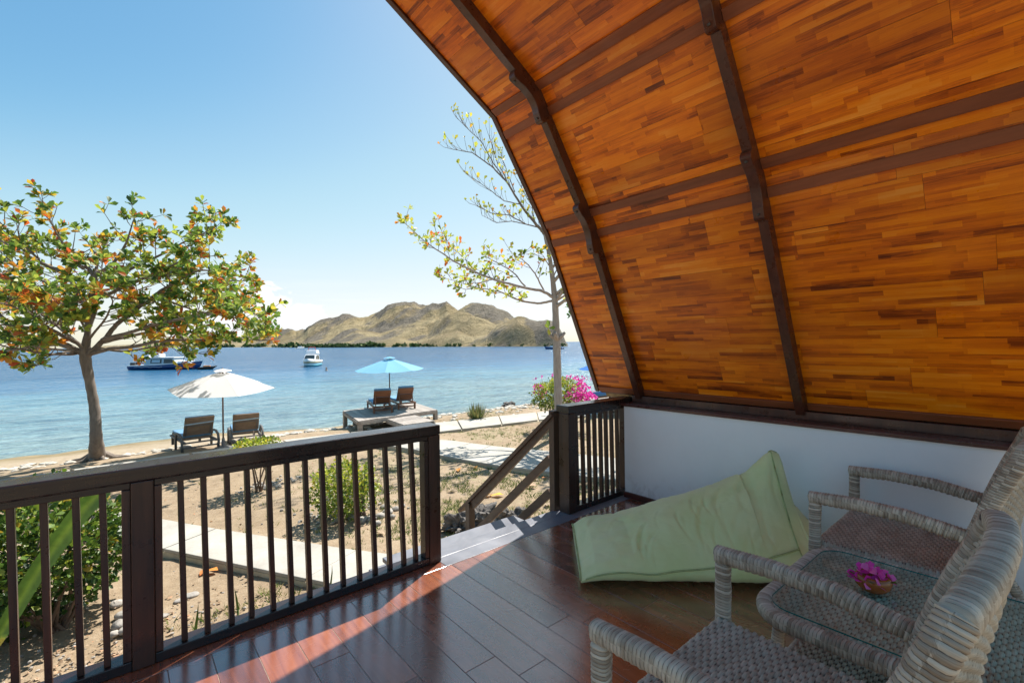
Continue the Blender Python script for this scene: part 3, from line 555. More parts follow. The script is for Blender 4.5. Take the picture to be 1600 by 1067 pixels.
# sill planks at the front edge and the grey steps
def plk(name, mat, x0, x1, y0, y1, z0, z1, par, bev=.004, label=None): mb_ = MB(); mb_.box(x0, x1, y0, y1, z0, z1); return mb_.build(name, mat, par, bevel=bev, label=label)
plk('sill_board', 'floor', -1.262, 1.676, 2.711, 2.846, -.06, .0, fl, .002)
plk('sill_board', 'grey', 1.679, 2.990, 2.711, 2.846, -.06, .0, fl, .001, 'grey painted sill board at the stair opening')
plk('sill_board', 'grey', 2.993, 3.95, 2.711, 2.846, -.06, .0, fl, .002)
plk('edge_board', 'grey', -1.27, 3.96, 2.849, 2.973, -.06, -.0005, fl, .0025, 'grey painted outer edge board')
plk('fascia', 'stair_y', -1.30, 3.96, 2.90, 2.955, -.30, -.061, hut)
plk('foundation_wall', 'concrete_side', -1.27, 3.94, 2.70, 2.895, -1.35, -.145, hut, 0)
st = empty('staircase', (2.3, 3.6, -1.1), 'grey painted wooden stairs going down from the porch opening', 'stairs')
zt = -.165; yt = 2.975
for i in range(5):
    dep = .49 if i == 0 else .30
    plk('tread', 'grey', 1.56, 2.90, yt, yt+dep, zt-.035, zt, st, .006); plk('riser', 'grey', 1.58, 2.88, yt+dep-.045, yt+dep-.020, zt-.19, zt-.036, st, .003)
    yt += dep-.03; zt -= .19
for xx in (1.555, 2.905): mb = MB(); mb.beam((xx+(-.022 if xx < 2 else .022), 3.0, -.30), (xx+(-.022 if xx < 2 else .022), 4.55, -1.22), .035, .2); mb.build('stringer', 'stair_y', st)

# ------------------------------------------------------------------ porch railings
def railing(loc, label, posts, stiles, bals, spans, lean, bw=.025, bd=.036, group='dark wooden porch railings'):
    rt = empty('porch_railing', loc, label, 'railing', group)
    for (a, b, y1) in posts: mb = MB(); mb.box(a, b, 2.796, y1, .0015, .872); mb.build('post', 'post_z', rt, bevel=.004)
    for (a, b) in stiles: mb = MB(); mb.box(a, b, 2.803, 2.875, .0495, .840); mb.build('stile', 'post_z', rt, bevel=.003)
    for (a, b) in spans:
        mb = MB(); mb.box(a, b, 2.800, 2.90, .0015, .048); mb.build('bottom_rail', 'rail_x', rt, bevel=.004)
        mb = MB(); mb.box(a, b, 2.806, 2.885, .8415, .8725); mb.build('upper_rail', 'rail_x', rt, bevel=.003)
    for x in bals:
        dx = lean(x)+random.uniform(-.002, .002); mb = MB(); mb.beam((x+.014+dx, 2.842, .0485), (x+.014, 2.842, .842), bw, bd, (0, 1, 0)); mb.build('baluster', 'post_z', rt, bevel=.002, seg=1)
    return rt
p1 = [.213+.1*i*1.0 for i in range(14)]; p1 = [.213, .308, .411, .504, .609, .703, .801, .894, .994, 1.091, 1.193, 1.291, 1.388, 1.476]
p0 = [-.366-.1*i for i in range(0, 9)]; p0 = [x for x in p0 if x > -1.2]+[-.268, -.167, -.078]
rl = railing((.5, 2.85, 0), 'long dark wooden railing on the left of the stair opening', [(.035, .121, 2.91), (1.602, 1.690, 2.91), (-1.26, -1.18, 2.91)], [(.002, .0345), (.1215, .152), (1.572, 1.6015), (-1.1795, -1.15)], p0+p1,
             [(-1.1785, .0345), (.1215, 1.6015)], lambda x: .012+.018*max(0, (x-.2))/1.3)
mb = MB(); mb.box(-1.265, 1.692, 2.793, 2.945, .8735, .940); mb.build('top_rail', 'rail_x', rl, bevel=.007, seg=3)
rr_ = railing((3.4, 2.85, 0), 'short dark wooden railing between the stair post and the white wall', [(2.978, 3.060, 2.918)], [(3.061, 3.088), (3.79, 3.875)], [3.105, 3.19, 3.275, 3.36, 3.445, 3.525, 3.61, 3.695],
              [(3.061, 3.94)], lambda x: .012, .026, .036)
mb = MB(); mb.box(2.976, 3.96, 2.793, 2.945, .8735, .940); mb.build('top_rail', 'rail_x', rr_, bevel=.007, seg=3)
sr = empty('stair_railing', (2.96, 3.6, -.6), 'sloping brown wooden stair railing with three rails and a short end post', 'railing')
mb = MB(); mb.box(2.950, 3.035, 2.9485, 3.012, -.30, .885); mb.build('post', 'stair_z', sr, bevel=.003)
mb = MB(); mb.box(2.925, 3.0, 4.245, 4.32, -1.25, -.262); mb.build('post', 'stair_z', sr, bevel=.003)
def zr(y, z0): return z0-.868*(y-2.95)
for nm, z0, w_, h_, y1 in (('hand_rail', .915, .085, .035, 4.47), ('rail', .84, .036, .095, 4.243), ('rail', .505, .036, .075, 4.243), ('rail', .205, .036, .075, 4.243)):
    mb = MB(); mb.beam((2.967, 3.0125 if nm == 'rail' else 2.955, zr(3.0125, z0)), (2.967, y1, zr(y1, z0)), w_, h_); mb.build(nm, 'stair_y', sr, bevel=.003)

# ------------------------------------------------------------------ wicker furniture
def wrap_tube(name, pts, r, parent, pitch=.0118, n=18, hel=.9, braid=0, res=8, ov=1.0, zref=(0, 0, 1)):
    pts = np.array(pts, float)
    # resample with Catmull-Rom-like smoothing
    seg = np.linalg.norm(np.diff(pts, axis=0), axis=1); s = np.concatenate([[0], np.cumsum(seg)]); L = s[-1]; m_ = max(8, int(L/pitch*res)); q = np.linspace(0, L, m_)
    C = np.stack([np.interp(q, s, pts[:, i]) for i in range(3)], -1)
    kk = int(.022/(L/m_)); 
    if kk > 1:
        ker = np.hanning(2*kk+1); ker /= ker.sum(); Cp = np.concatenate([np.repeat(C[:1], kk, 0)-(np.arange(kk, 0, -1)[:, None])*(C[1]-C[0]), C, np.repeat(C[-1:], kk, 0)+(np.arange(1, kk+1)[:, None])*(C[-1]-C[-2])]); C = np.stack([np.convolve(Cp[:, i], ker, 'valid') for i in range(3)], -1)
    Tn = np.gradient(C, axis=0); Tn /= np.linalg.norm(Tn, axis=1, keepdims=True)
    a = np.cross(Tn[0], zref); a = a if np.linalg.norm(a) > .2 else np.cross(Tn[0], (1, .2, 0)); a /= np.linalg.norm(a); A = []
    for t in Tn: a = a-t*(a@t); a /= np.linalg.norm(a); A.append(a)
    A = np.array(A); B = np.cross(Tn, A); th = np.linspace(0, 2*np.pi, n, endpoint=False)
    co, si = np.cos(th), np.sin(th); sq = (np.abs(co)**3.2+np.abs(si)**3.2)**(-1/3.2)   # rounded square section
    ph = q[:, None]/pitch+hel*th[None, :]/(2*np.pi)
    irr = np.interp(q, np.linspace(0, L, 12), rng.uniform(-.04, .04, 12))[:, None]
    bulge = np.sqrt(np.abs(np.sin(np.pi*ph)))
    R_ = r*sq[None, :]*(1+irr)*ov+.0048*(bulge-.7)
    if braid:
        tp = np.exp(-((np.mod(th-braid+np.pi, 2*np.pi)-np.pi)/.5)**2)[None, :]; R_ = R_+tp*(.0058*np.cos(2*np.pi*q[:, None]/(pitch*2)+ np.abs(np.mod(th[None, :]-braid+np.pi, 2*np.pi)-np.pi)*5)+.003)
    V = C[:, None, :]+R_[..., None]*(A[:, None, :]*co[None, :, None]+B[:, None, :]*si[None, :, None])
    i = np.arange(m_-1)[:, None]*n; j = np.arange(n)[None, :]; F = np.stack([i+j, i+(j+1) % n, i+n+(j+1) % n, i+n+j], -1).reshape(-1, 4)
    uv = np.stack([np.tile(th*r, (m_, 1)), np.tile((q)[:, None], (1, n))+hel*pitch*np.tile(th/(2*np.pi), (m_, 1))], -1).reshape(-1, 2)
    # end caps as squeezed rings
    tn = np.clip((bulge*np.ones((m_, n))-.25)/.6, 0, 1)  # tint follows the wrap relief, so grooves get painted shade
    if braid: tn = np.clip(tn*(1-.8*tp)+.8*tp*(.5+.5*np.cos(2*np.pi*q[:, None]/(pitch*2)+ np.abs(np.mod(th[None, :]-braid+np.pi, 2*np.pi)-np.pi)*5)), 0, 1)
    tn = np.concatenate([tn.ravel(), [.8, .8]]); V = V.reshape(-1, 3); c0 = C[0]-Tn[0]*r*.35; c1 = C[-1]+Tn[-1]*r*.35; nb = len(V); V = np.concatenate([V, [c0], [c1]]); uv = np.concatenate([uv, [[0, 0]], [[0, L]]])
    caps = [(nb, (jj+1) % n, jj, jj) for jj in range(n)]+[(nb+1, (m_-1)*n+jj, (m_-1)*n+(jj+1) % n, (m_-1)*n+(jj+1) % n) for jj in range(n)]
    FT = np.concatenate([np.concatenate([F[:, [0, 1, 2]], F[:, [0, 2, 3]]]), np.array(caps)[:, :3]])
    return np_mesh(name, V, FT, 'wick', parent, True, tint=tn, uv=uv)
def weave(name, fn, Lu, Lv, parent, step=.0026, pr=.0135, px=.026, amp=.0052, flip=False, mask=None, mat='weave'):
    nu, nv = int(Lu/step), int(Lv/step); u = np.linspace(0, 1, nu)[:, None]*np.ones((1, nv)); v = np.ones((nu, 1))*np.linspace(0, 1, nv)[None, :]
    P = fn(u, v); Nu = np.gradient(P, axis=0); Nv = np.gradient(P, axis=1); Nn = np.cross(Nu, Nv); Nn /= np.linalg.norm(Nn, axis=2, keepdims=True)+1e-12
    if flip: Nn = -Nn
    um, vm = u*Lu, v*Lv; row = np.floor(vm/pr); fv = vm/pr-row-.5; jit = np.sin(row*12.9898)*.25
    over = np.cos(np.pi*(um/px+row+jit*.4)); rnd = np.sqrt(np.clip(1-(2*fv*.93)**2, 0, 1))
    st = np.sqrt(np.clip(1-(2*((um/px) % 1-.5)*1.9)**2, 0, 1))
    tt_ = np.clip((np.maximum(amp*(over*.6)+.0058*rnd-.0042, -.0050+.0044*st)+.0050)/.0100, 0, 1); h = np.maximum(amp*(over*.6)+.0058*rnd-.0042, -.0050+.0044*st)  # tint follows weave height; recesses get their shade from colour
    lum = .0010*np.sin(um*23+1)*np.sin(vm*19+2); P = P+Nn*(h+lum)[..., None]
    F = grid_faces(nu, nv); F = F if not flip else F[:, ::-1]
    if mask is not None: mk = mask(u, v).reshape(-1); F = F[mk[F].all(1)]
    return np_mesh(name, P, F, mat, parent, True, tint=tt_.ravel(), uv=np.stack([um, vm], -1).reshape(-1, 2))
def make_chair(name):
    c = empty(name)
    W = .372; AH = .655
    for s in (-1, 1):
        # front post turning into the arm
        wrap_tube('front_post', [(s*W, .885, 0.0), (s*W, .885, .30), (s*W, .880, AH-.030)], .0275, c, hel=.9*s)
        wrap_tube('armrest', [(s*W, .905, AH), (s*W, .70, AH+.012), (s*W*.995, .50, AH+.004), (s*W*.985, .285, AH-.035)],   .0285, c, pitch=.0125, braid=math.pi/2, zref=(0, 0, 1))
        wrap_tube('stile', [(s*W*.97, .33, .38), (s*W*.98, .285, .60), (s*W*.985, .215, .80), (s*W*.96, .148, .96), (s*W*.88, .128, 1.015)], .030, c, hel=.9*s, ov=1.05)
        wrap_tube('rear_leg', [(s*W*.97, .10, 0), (s*W*.96, .20, .20), (s*W*.95, .31, .38)], .024, c)
    wrap_tube('seat_rail', [(-W+.03, .885, .385), (W-.03, .885, .385)], .022, c); wrap_tube('seat_rail', [(-W+.03, .31, .385), (W-.03, .31, .385)], .022, c)
    for s in (-1, 1): wrap_tube('seat_rail', [(s*(W-.02), .86, .385), (s*(W-.02), .33, .385)], .020, c)
    def seat(u, v):
        x = -.362+.724*u; y = .27+.635*v; ed = np.minimum.reduce([u*.724, (1-u)*.724, (1-v)*.635, v*.635+.02]); z = .425-.045*np.clip(1-ed/.028, 0, 1)**2-.010*np.sin(np.pi*u)*np.sin(np.pi*v); return np.stack([x, y, z], -1)
    weave('seat', seat, .724, .635, c)
    def backf(off):
        def f(u, v):
            a = 2*u-1; z = .40+.61*v+.03*(1-a*a)*v; yc = np.interp(z, [.38, .6, .8, 1.0, 1.1], [.325, .285, .215, .135, .09]); y = yc-(.115-.085*np.clip((v-.3)/.7, 0, 1))*(1-a*a)+off; x = a*.352; return np.stack([x, y, z], -1)
        return f
    weave('backrest', backf(.014), .76, .65, c, flip=True); weave('backrest_rear', backf(-.016), .76, .65, c)
    a = np.linspace(-1, 1, 25); wrap_tube('top_rail', [(x*.335, .128-.032*(1-x*x), 1.012+.034*(1-x*x)) for x in a], .028, c, pitch=.0125, braid=math.pi/2)
    return c
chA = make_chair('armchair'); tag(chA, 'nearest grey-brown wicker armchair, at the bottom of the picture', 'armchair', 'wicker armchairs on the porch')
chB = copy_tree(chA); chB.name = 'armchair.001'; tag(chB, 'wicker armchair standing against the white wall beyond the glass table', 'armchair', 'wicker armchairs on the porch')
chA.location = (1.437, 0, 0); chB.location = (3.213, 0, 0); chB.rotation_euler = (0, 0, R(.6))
# table
tb = empty('coffee_table', (2.30, .40, 0), 'low wicker coffee table with rounded corners and a glass top between the armchairs', 'table')
TX0, TX1, TY0, TY1, TZ, TR = 1.885, 2.735, -.02, .835, .455, .13
def rrect(x0, x1, y0, y1, r, n=9):
    o = []
    for cx, cy, a0 in ((x1-r, y1-r, 0), (x0+r, y1-r, 90), (x0+r, y0+r, 180), (x1-r, y0+r, 270)):
        for q in range(n): a = R(a0+90*q/(n-1)); o.append((cx+r*math.cos(a), cy+r*math.sin(a)))
    return o
ring = rrect(TX0+.022, TX1-.022, TY0+.022, TY1-.022, TR); wrap_tube('table_rim', [(x, y, TZ-.022) for x, y in ring+ring[:2]], .026, tb, braid=math.pi/2)
def ttop(u, v): return np.stack([TX0+.03+(TX1-TX0-.06)*u, TY0+.03+(TY1-TY0-.06)*v, TZ-.006+0*u], -1)
def tmask(u, v):
    x = np.abs(u-.5)*2*(TX1-TX0-.06)/2; y = np.abs(v-.5)*2*(TY1-TY0-.06)/2; hx, hy = (TX1-TX0-.06)/2, (TY1-TY0-.06)/2; r = TR-.02; dx = np.maximum(x-(hx-r), 0); dy = np.maximum(y-(hy-r), 0); return dx*dx+dy*dy < r*r
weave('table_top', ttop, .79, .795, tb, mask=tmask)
gp = rrect(TX0+.055, TX1-.055, TY0+.055, TY1-.055, TR-.04); mb = MB(); mb.prism(gp, TZ+.0065, TZ+.0125, lambda p, t: (p[0], p[1], t)); go = mb.build('glass_top', 'glass', tb)
mb = MB(); n_ = len(gp); gq = rrect(TX0+.0535, TX1-.0535, TY0+.0535, TY1-.0535, TR-.039); mb.add([(x, y, TZ+.0068) for x, y in gq]+[(x, y, TZ+.0122) for x, y in gq], [(i, (i+1) % n_, (i+1) % n_+n_, i+n_) for i in range(n_)]); mb.build('glass_edge', 'glass_edge', go)
for sx, sy in ((TX0+.085, TY1-.10), (TX1-.085, TY1-.10), (TX0+.085, TY0+.08), (TX1-.085, TY0+.08)):
    ox = -.05 if sx < 2.3 else .05; wrap_tube('leg', [(sx, sy, TZ-.03), (sx+ox*.5, sy+(.03 if sy > .4 else -.03)*.5, .2), (sx+ox, sy+(.03 if sy > .4 else -.03), 0)], .021, tb)
def shelf(u, v):
    ed = np.minimum.reduce([u, 1-u, v, 1-v]); return np.stack([1.98+.50*u, .03+.775*v, .135-.02*np.clip(1-ed/.03, 0, 1)**2], -1)
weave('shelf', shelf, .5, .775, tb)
ring = rrect(1.98, 2.48, .03, .805, .02, 3); wrap_tube('shelf_rim', [(x, y, .118) for x, y in ring+ring[:2]], .014, tb)
# pot with bougainvillea
px, py, pz = 2.36, .525, TZ+.0127
pot = empty('flower_pot', (px, py, pz), 'small round brown glazed pot on the glass table', 'pot')
mb = MB(); mb.lathe([(0, 0), (.034, .0), (.044, .004), (.060, .022), (.064, .042), (.060, .058), (.053, .065), (.048, .061), (.050, .05), (.030, .04), (0, .038)], (px, py, pz), 36); mb.build('pot', 'pot', pot, True)
fw = empty('bougainvillea_sprig', (px, py, pz+.04), 'magenta bougainvillea flowers arranged in the brown pot', 'flowers')
# bract clusters: three papery bracts each
cl = [(-.052, -.01, .052), (-.03, .02, .075), (-.038, -.035, .048), (.0, .0, .088), (.012, .03, .07), (.022, -.025, .060), (.05, -.02, .052), (.062, .012, .046), (-.015, -.05, .05), (.04, .03, .058), (-.06, .02, .05), (.0, -.02, .07), (-.022, .0, .085)]
dl = right.xy; 
for (a, b, z) in cl:
    cx = px+dl[0]*a*1.1-dl[1]*b; cy = py+dl[1]*a*1.1+dl[0]*b; c3 = np.array([cx, cy, pz+z]); ax = rng.normal(size=3)*.5+np.array([-.3, -.5, .7]); ax /= np.linalg.norm(ax)
    t1 = np.cross(ax, (0.3, 1, .2)); t1 /= np.linalg.norm(t1); t2 = np.cross(ax, t1); D = [t1*math.cos(q)+t2*math.sin(q)+ax*.75 for q in (0, 2.09, 4.19)]
    o_ = leaf_mesh('bract', np.repeat([c3-ax*.012], 3, 0), D, [ax]*3, [.036]*3, rng.uniform(.1, 1, 3), 'flower', fw, 1.6, None)
for q in range(5): 
    a = q*1.3; c3 = np.array([px+.04*math.cos(a+2), py+.04*math.sin(a+2), pz+.045]); leaf_mesh('leaf', [c3], [(math.cos(a+2), math.sin(a+2), .4)], [(0, 0, 1)], [.045], [.55], 'bush', fw, 1.2, None)
mb = MB()
for (a, b, z) in cl[:8]: mb.tube([(px+a*.2, py+b*.2, pz+.03), (px+dl[0]*a-dl[1]*b, py+dl[1]*a+dl[0]*b, pz+z-.01)], .0015, 5)
mb.build('stem', 'twig', fw)

# ------------------------------------------------------------------ bean bag
bb = empty('bean_bag', (2.95, 1.75, 0), 'large pale green canvas bean bag lying on the floor by the white wall', 'bean bag')
BC = np.array([2.45, 2.2]); BU = np.array([.722, -.692]); BN = np.array([.692, .722])
cg = np.random.default_rng(21); CR = []
for q in range(64):
    kx = q % 4
    if kx == 0: c_ = (cg.uniform(.02, .35), cg.uniform(-.4, .35)); an = cg.normal(.0, .35)
    elif kx == 1: c_ = (cg.uniform(.85, 1.2), cg.uniform(-.4, .2)); an = cg.normal(.9, .5)
    elif kx == 2: c_ = (cg.uniform(.3, .9), cg.uniform(-.42, -.05)); an = cg.normal(1.35, .35)
    else: c_ = (cg.uniform(.1, 1.3), cg.uniform(-.4, .4)); an = cg.uniform(0, 3.14)
    CR.append((*c_, an, cg.uniform(.04, .13), cg.uniform(.008, .020), cg.uniform(.004, .013)))
CR += [(.36, -.24, 1.25, .10, .013, .020), (.40, -.30, 1.0, .06, .010, .014), (.74, -.22, 1.2, .12, .014, .018), (.80, -.32, 1.4, .08, .010, .012), (1.05, -.10, .2, .16, .016, .014), (.02, -.1, 1.5, .3, .03, .012)]
CR = np.array(CR)
def crease(u, v):
    du = u-CR[:, 0]; dv = v-CR[:, 1]; ca_, sa_ = np.cos(CR[:, 2]), np.sin(CR[:, 2]); al = du*ca_+dv*sa_; pe = -du*sa_+dv*ca_+.25*al*al/CR[:, 3]; e_ = np.exp(-(al/CR[:, 3])**2); s_ = CR[:, 4]
    return float((.75*CR[:, 5]*e_*(-np.exp(-(pe/s_)**2)+.45*np.exp(-((pe-1.9*s_)/(1.3*s_))**2))).sum())
us = np.array([-.03, .0, .06, .15, .3, .41, .54, .76, .93, 1.05, 1.13, 1.19, 1.25, 1.30, 1.335, 1.36, 1.38, 1.42, 1.46, 1.49, 1.51])
zt_ = np.array([.10, .13, .185, .215, .255, .315, .37, .43, .50, .56, .60, .665, .735, .765, .765, .70, .42, .33, .25, .17, .07])
hw = np.array([.42, .425, .43, .43, .425, .425, .42, .42, .42, .42, .41, .41, .40, .40, .39, .39, .38, .36, .31, .24, .12])
vt = np.array([.22, .22, .20, .17, .13, .11, .09, .07, .05, .03, .02, .0, .0, .0, .0, .0, .0, .0, .0, 0, 0])
pw = np.array([3.6, 3.4, 3.0, 2.7, 2.4, 2.3, 2.2, 2.1, 1.9, 1.6, 1.35, 1.05, .80, .66, .58, .55, .95, 1.7, 2, 2, 2])
uu = np.concatenate([np.linspace(-.03, 1.2, 210), np.linspace(1.203, 1.51, 110)]); nr = 150; V = []
for u in uu:
    z_ = np.interp(u, us, zt_); h_ = np.interp(u, us, hw); p_ = np.interp(u, us, pw); vt_ = np.interp(u, us, vt); row = []
    for j in range(nr):
        th = 2*math.pi*j/nr; c_, s_ = math.cos(th), math.sin(th)
        if s_ >= 0:
            v = math.copysign(abs(c_)**.85, c_)*h_; rel = abs(v)/h_; base = (.10 if u < 1.1 else .10+.12*min(1, (u-1.1)/.25))*min(1, z_/.2)
            if p_ > 1.5: z = base+(z_-base)*max(0, 1-rel**p_)**(.72)
            else: z = base+(z_-base)*(1-rel)**(1/max(p_, .3)*.9) if rel < 1 else base
            z = base*0+z
        else:
            v = math.copysign(abs(c_)**.7, c_)*h_*(1-.06*abs(s_)); base = (.10 if u < 1.1 else .10+.12*min(1, (u-1.1)/.25))*min(1, z_/.2); z = base*(1-abs(s_)**.6)
        # belly bulge at low height
        p = BC+BU*(u+(.05*math.sin(math.pi*min(1, max(0, (v/h_+1)/2))) if u > 1.4 else 0))+BN*(v+vt_*0)
        if u < .1: p = p-BU*0.0
        # far left corner lifts, near corner lies on the floor
        z *= 1+.0*v
        w = mnoise.fractal(Vector((u*4.5, v*3.5, z*4)), 1.0, 2.0, 3)*.016
        w += crease(u, v)
        if z < .012: w = 0
        V.append((p[0], p[1], max(.001, z+w*(1 if s_ > 0 else .3)))); 
V = np.array(V); m_ = len(uu); i = np.arange(m_-1)[:, None]*nr; j = np.arange(nr)[None, :]; F = np.stack([i+j, i+nr+j, i+nr+(j+1) % nr, i+(j+1) % nr], -1).reshape(-1, 4)
FT = np.concatenate([F[:, [0, 1, 2]], F[:, [0, 2, 3]]]); nb = len(V); V = np.concatenate([V, [V[:nr].mean(0)], [V[-nr:].mean(0)]]); FT = np.concatenate([FT, [(nb, jj, (jj+1) % nr) for jj in range(nr)], [(nb+1, (m_-1)*nr+(jj+1) % nr, (m_-1)*nr+jj) for jj in range(nr)]])
np_mesh('cover', V, FT, 'bean', bb)
# side seam and ridge seam piping follow the cover
VG = V[:nb].reshape(m_, nr, 3)
def ridx(u): return int(np.argmin(abs(uu-u)))
mb = MB(); pts = []
for u in np.linspace(-.02, 1.30, 90): 
    i_ = ridx(u); fr = np.interp(u, [0, .3, .6, 1.0, 1.3], [.50, .50, .475, .455, .41]); q = VG[i_, int(fr*nr) % nr]; pts.append(q+np.array([-.692*.004, -.722*.004, .003]))
pts = np.array(pts); kr = np.hanning(15); kr /= kr.sum(); pp_ = np.pad(pts, ((7, 7), (0, 0)), 'edge'); pts = np.stack([np.convolve(pp_[:, i], kr, 'valid') for i in range(3)], -1)-np.array([.003, .003, -.002]); mb.tube(pts, .0048, 6); mb.build('seam', 'bean_seam', bb, True)
mb = MB(); pts = [VG[0, int(f*nr)]-np.append(BU*.003, -.002) for f in np.linspace(.02, .49, 40)]; mb.tube(pts, .006, 6); mb.build('seam', 'bean_seam', bb, True)
mb = MB(); pts = [VG[ridx(u), int(.25*nr)]+np.array([0, 0, .001]) for u in np.linspace(1.28, 1.5, 30)]; mb.tube(pts, .004, 6); mb.build('seam', 'bean_seam', bb, True)

mb = MB(); pts = [VG[ridx(1.285-.0*q), int(f*nr)]+np.array([-.002, -.003, .002]) for f in np.linspace(.25, .47, 40) for q in (0,)]; mb.tube(pts, .0045, 6); mb.build('seam', 'bean_seam', bb, True)
# ------------------------------------------------------------------ trees
def tree(name, label, trunk, limbs, bark, leaf_size, ros, twig_step, parent_cat='tree', nleaf=300, seedv=1, tintf=None, dens=1.0, twl=(.4, 1.0), roots=None, lr=.9):
    rs = random.Random(seedv); g = np.random.default_rng(seedv)
    t = empty(name, tuple(trunk[0][:3]), label, parent_cat)
    def sm(pts, n=5):
        P = np.array(pts, float); s = np.arange(len(P)); q = np.linspace(0, len(P)-1, (len(P)-1)*n+1); out = []
        for x in q:
            i = min(int(x), len(P)-2); f = x-i; p0 = P[max(i-1, 0)]; p1_ = P[i]; p2 = P[i+1]; p3 = P[min(i+2, len(P)-1)]
            out.append(.5*((2*p1_)+(-p0+p2)*f+(2*p0-5*p1_+4*p2-p3)*f*f+(-p0+3*p1_-3*p2+p3)*f**3))
        return np.array(out)
    tr = sm(trunk, 8); mb_ = MB(); rad = tr[:, 3]*(1+.04*np.sin(np.arange(len(tr))*1.7)); mb_.tube(tr[:, :3], list(rad), 16); tk = mb_.build('trunk', bark, t, True)
    if roots:
        for a, L_, r0 in roots:
            b0 = Vector(trunk[0][:3]); mb_ = MB(); mb_.tube([b0+Vector((math.cos(a)*q*L_, math.sin(a)*q*L_, .16*(1-q)**2-.06*q+.02*math.sin(q*9))) for q in (0, .25, .5, .75, 1)], [r0, r0*.8, r0*.6, r0*.4, r0*.15], 8); mb_.build('root', bark, t, True)
    P, D, U_, S, Tt = [], [], [], [], []; tw = MB()
    def rosette(p, d, n):
        d = d/np.linalg.norm(d); a = np.cross(d, (0, 0, 1.0)); a = a if np.linalg.norm(a) > .1 else np.array([1., 0, 0]); a /= np.linalg.norm(a); b = np.cross(d, a); base = g.random(); 
        for q in range(n):
            th = q*2.4+g.uniform(-.3, .3); op = g.uniform(.35, 1.25); dr = d*math.cos(op)+(a*math.cos(th)+b*math.sin(th))*math.sin(op); dr = dr+np.array([0, 0, -.35*g.random()])
            P.append(p+dr*.01-d*g.uniform(0, .10)); D.append(dr); nn = d+g.normal(size=3)*.45; U_.append(nn); S.append(leaf_size*g.uniform(.65, 1.2)); Tt.append(tintf(base, g, p))
    for li, lb in enumerate(limbs):
        L_ = sm(lb, 6); L_[:, :3] += np.cumsum(g.normal(size=(len(L_), 3))*.008, 0)
        mb_ = MB(); mb_.tube(L_[:, :3], list(L_[:, 3]), 9); mb_.build('limb', bark, t, True)
        seg = np.linalg.norm(np.diff(L_[:, :3], axis=0), axis=1); s = np.concatenate([[0], np.cumsum(seg)]); tot = s[-1]; x = tot*.22
        while x < tot:
            i = min(int(np.searchsorted(s, x)), len(L_)-1); p = L_[i, :3]; d = L_[i, :3]-L_[max(i-2, 0), :3]; d = d/(np.linalg.norm(d)+1e-9)
            sd_ = np.array([g.normal(), g.normal(), g.normal()*.35+.12]); sd_ -= d*(sd_@d); sd_ /= np.linalg.norm(sd_); dr = d*.55+sd_*.9; dr /= np.linalg.norm(dr)
            ln = g.uniform(*twl)*(1-.35*x/tot); c1 = p+dr*ln*.5+np.array([0, 0, .02]); c2 = p+dr*ln*.9+np.array([0, 0, ln*.22]); tw.tube([p, c1, c2], [min(.022, L_[i, 3]*.5)*lr, .010*lr, .006*lr], 5)
            rosette(c2, (c2-c1)+np.array([0, 0, .15]), int(ros*g.uniform(.7, 1.2)))
            for q in range(int(dens*g.uniform(1, 3.4))):
                f = g.uniform(.3, .95); b0 = p+(c1-p)*min(1, f*2) if f < .5 else c1+(c2-c1)*(f-.5)*2; s2 = np.array([g.normal(), g.normal(), abs(g.normal())*.5+.1]); s2 = dr*.5+s2/np.linalg.norm(s2)*.8; l2 = g.uniform(.12, .38); e = b0+s2*l2+np.array([0, 0, .03]); tw.tube([b0, (b0+e)/2+np.array([0, 0, -.01]), e], [.007*lr, .006*lr, .005*lr], 4, False)
                rosette(e, s2, int(ros*g.uniform(.5, 1.1)))
            x += twig_step*g.uniform(.7, 1.3)
        rosette(L_[-1, :3], L_[-1, :3]-L_[-3, :3], ros)
    tw.build('twigs', 'twig', t, kind='stuff')
    P = np.array(P); D = np.array(D); U_ = np.array(U_); S = np.array(S); Tt = np.array(Tt)
    near = np.argsort((P[:, 0]**2+P[:, 1]**2)-S*60)[:nleaf]; rest = np.setdiff1d(np.arange(len(P)), near)
    leaf_mesh('foliage', P[rest], D[rest], U_[rest], S[rest], Tt[rest], 'almond', t, 1.0)
    # shared leaf meshes for the individually built leaves
    base = []
    for q in range(12):
        o = leaf_mesh('leaf', [(0, 0, 0)], [(0, 1, 0)], [(0, 0, 1)], [1.0], [q/11], 'almond', None, 1.0, None); base.append(o.data); bpy.data.objects.remove(o)
    off = np.array(woff(t))
    for q in near:
        o = bpy.data.objects.new('leaf', base[int(np.clip(round(Tt[q]*11), 0, 11))]); COL.objects.link(o); o.parent = t
        d = Vector(D[q]).normalized(); x_ = d.cross(Vector(U_[q])).normalized(); z_ = x_.cross(d); mm = Matrix((x_, d, z_)).transposed().to_4x4(); sz = S[q]; o.matrix_local = Matrix.Translation(Vector(P[q]-off)) @ mm @ Matrix.Scale(sz, 4)
    return t
D1 = 11.75
def L_(pts, r0, r1, dep=0, dep1=None, base=D1):
    n = len(pts); o = []
    for i, (u, v) in enumerate(pts):
        f = i/(n-1); dd_ = base+(dep if dep1 is None else dep+(dep1-dep)*f)*f; o.append((*atd(u, v, dd_), r0+(r1-r0)*f))
    return o
def tint1(base, g, p):
    r = g.random()
    if base > .87: return float(np.clip(g.uniform(.6, .93), 0, 1))
    return float(g.uniform(.05, .5) if r < .66 else (g.uniform(.42, .62) if r < .88 else g.uniform(.66, .93)))
b1 = at(152, 716, 2, -1.36)
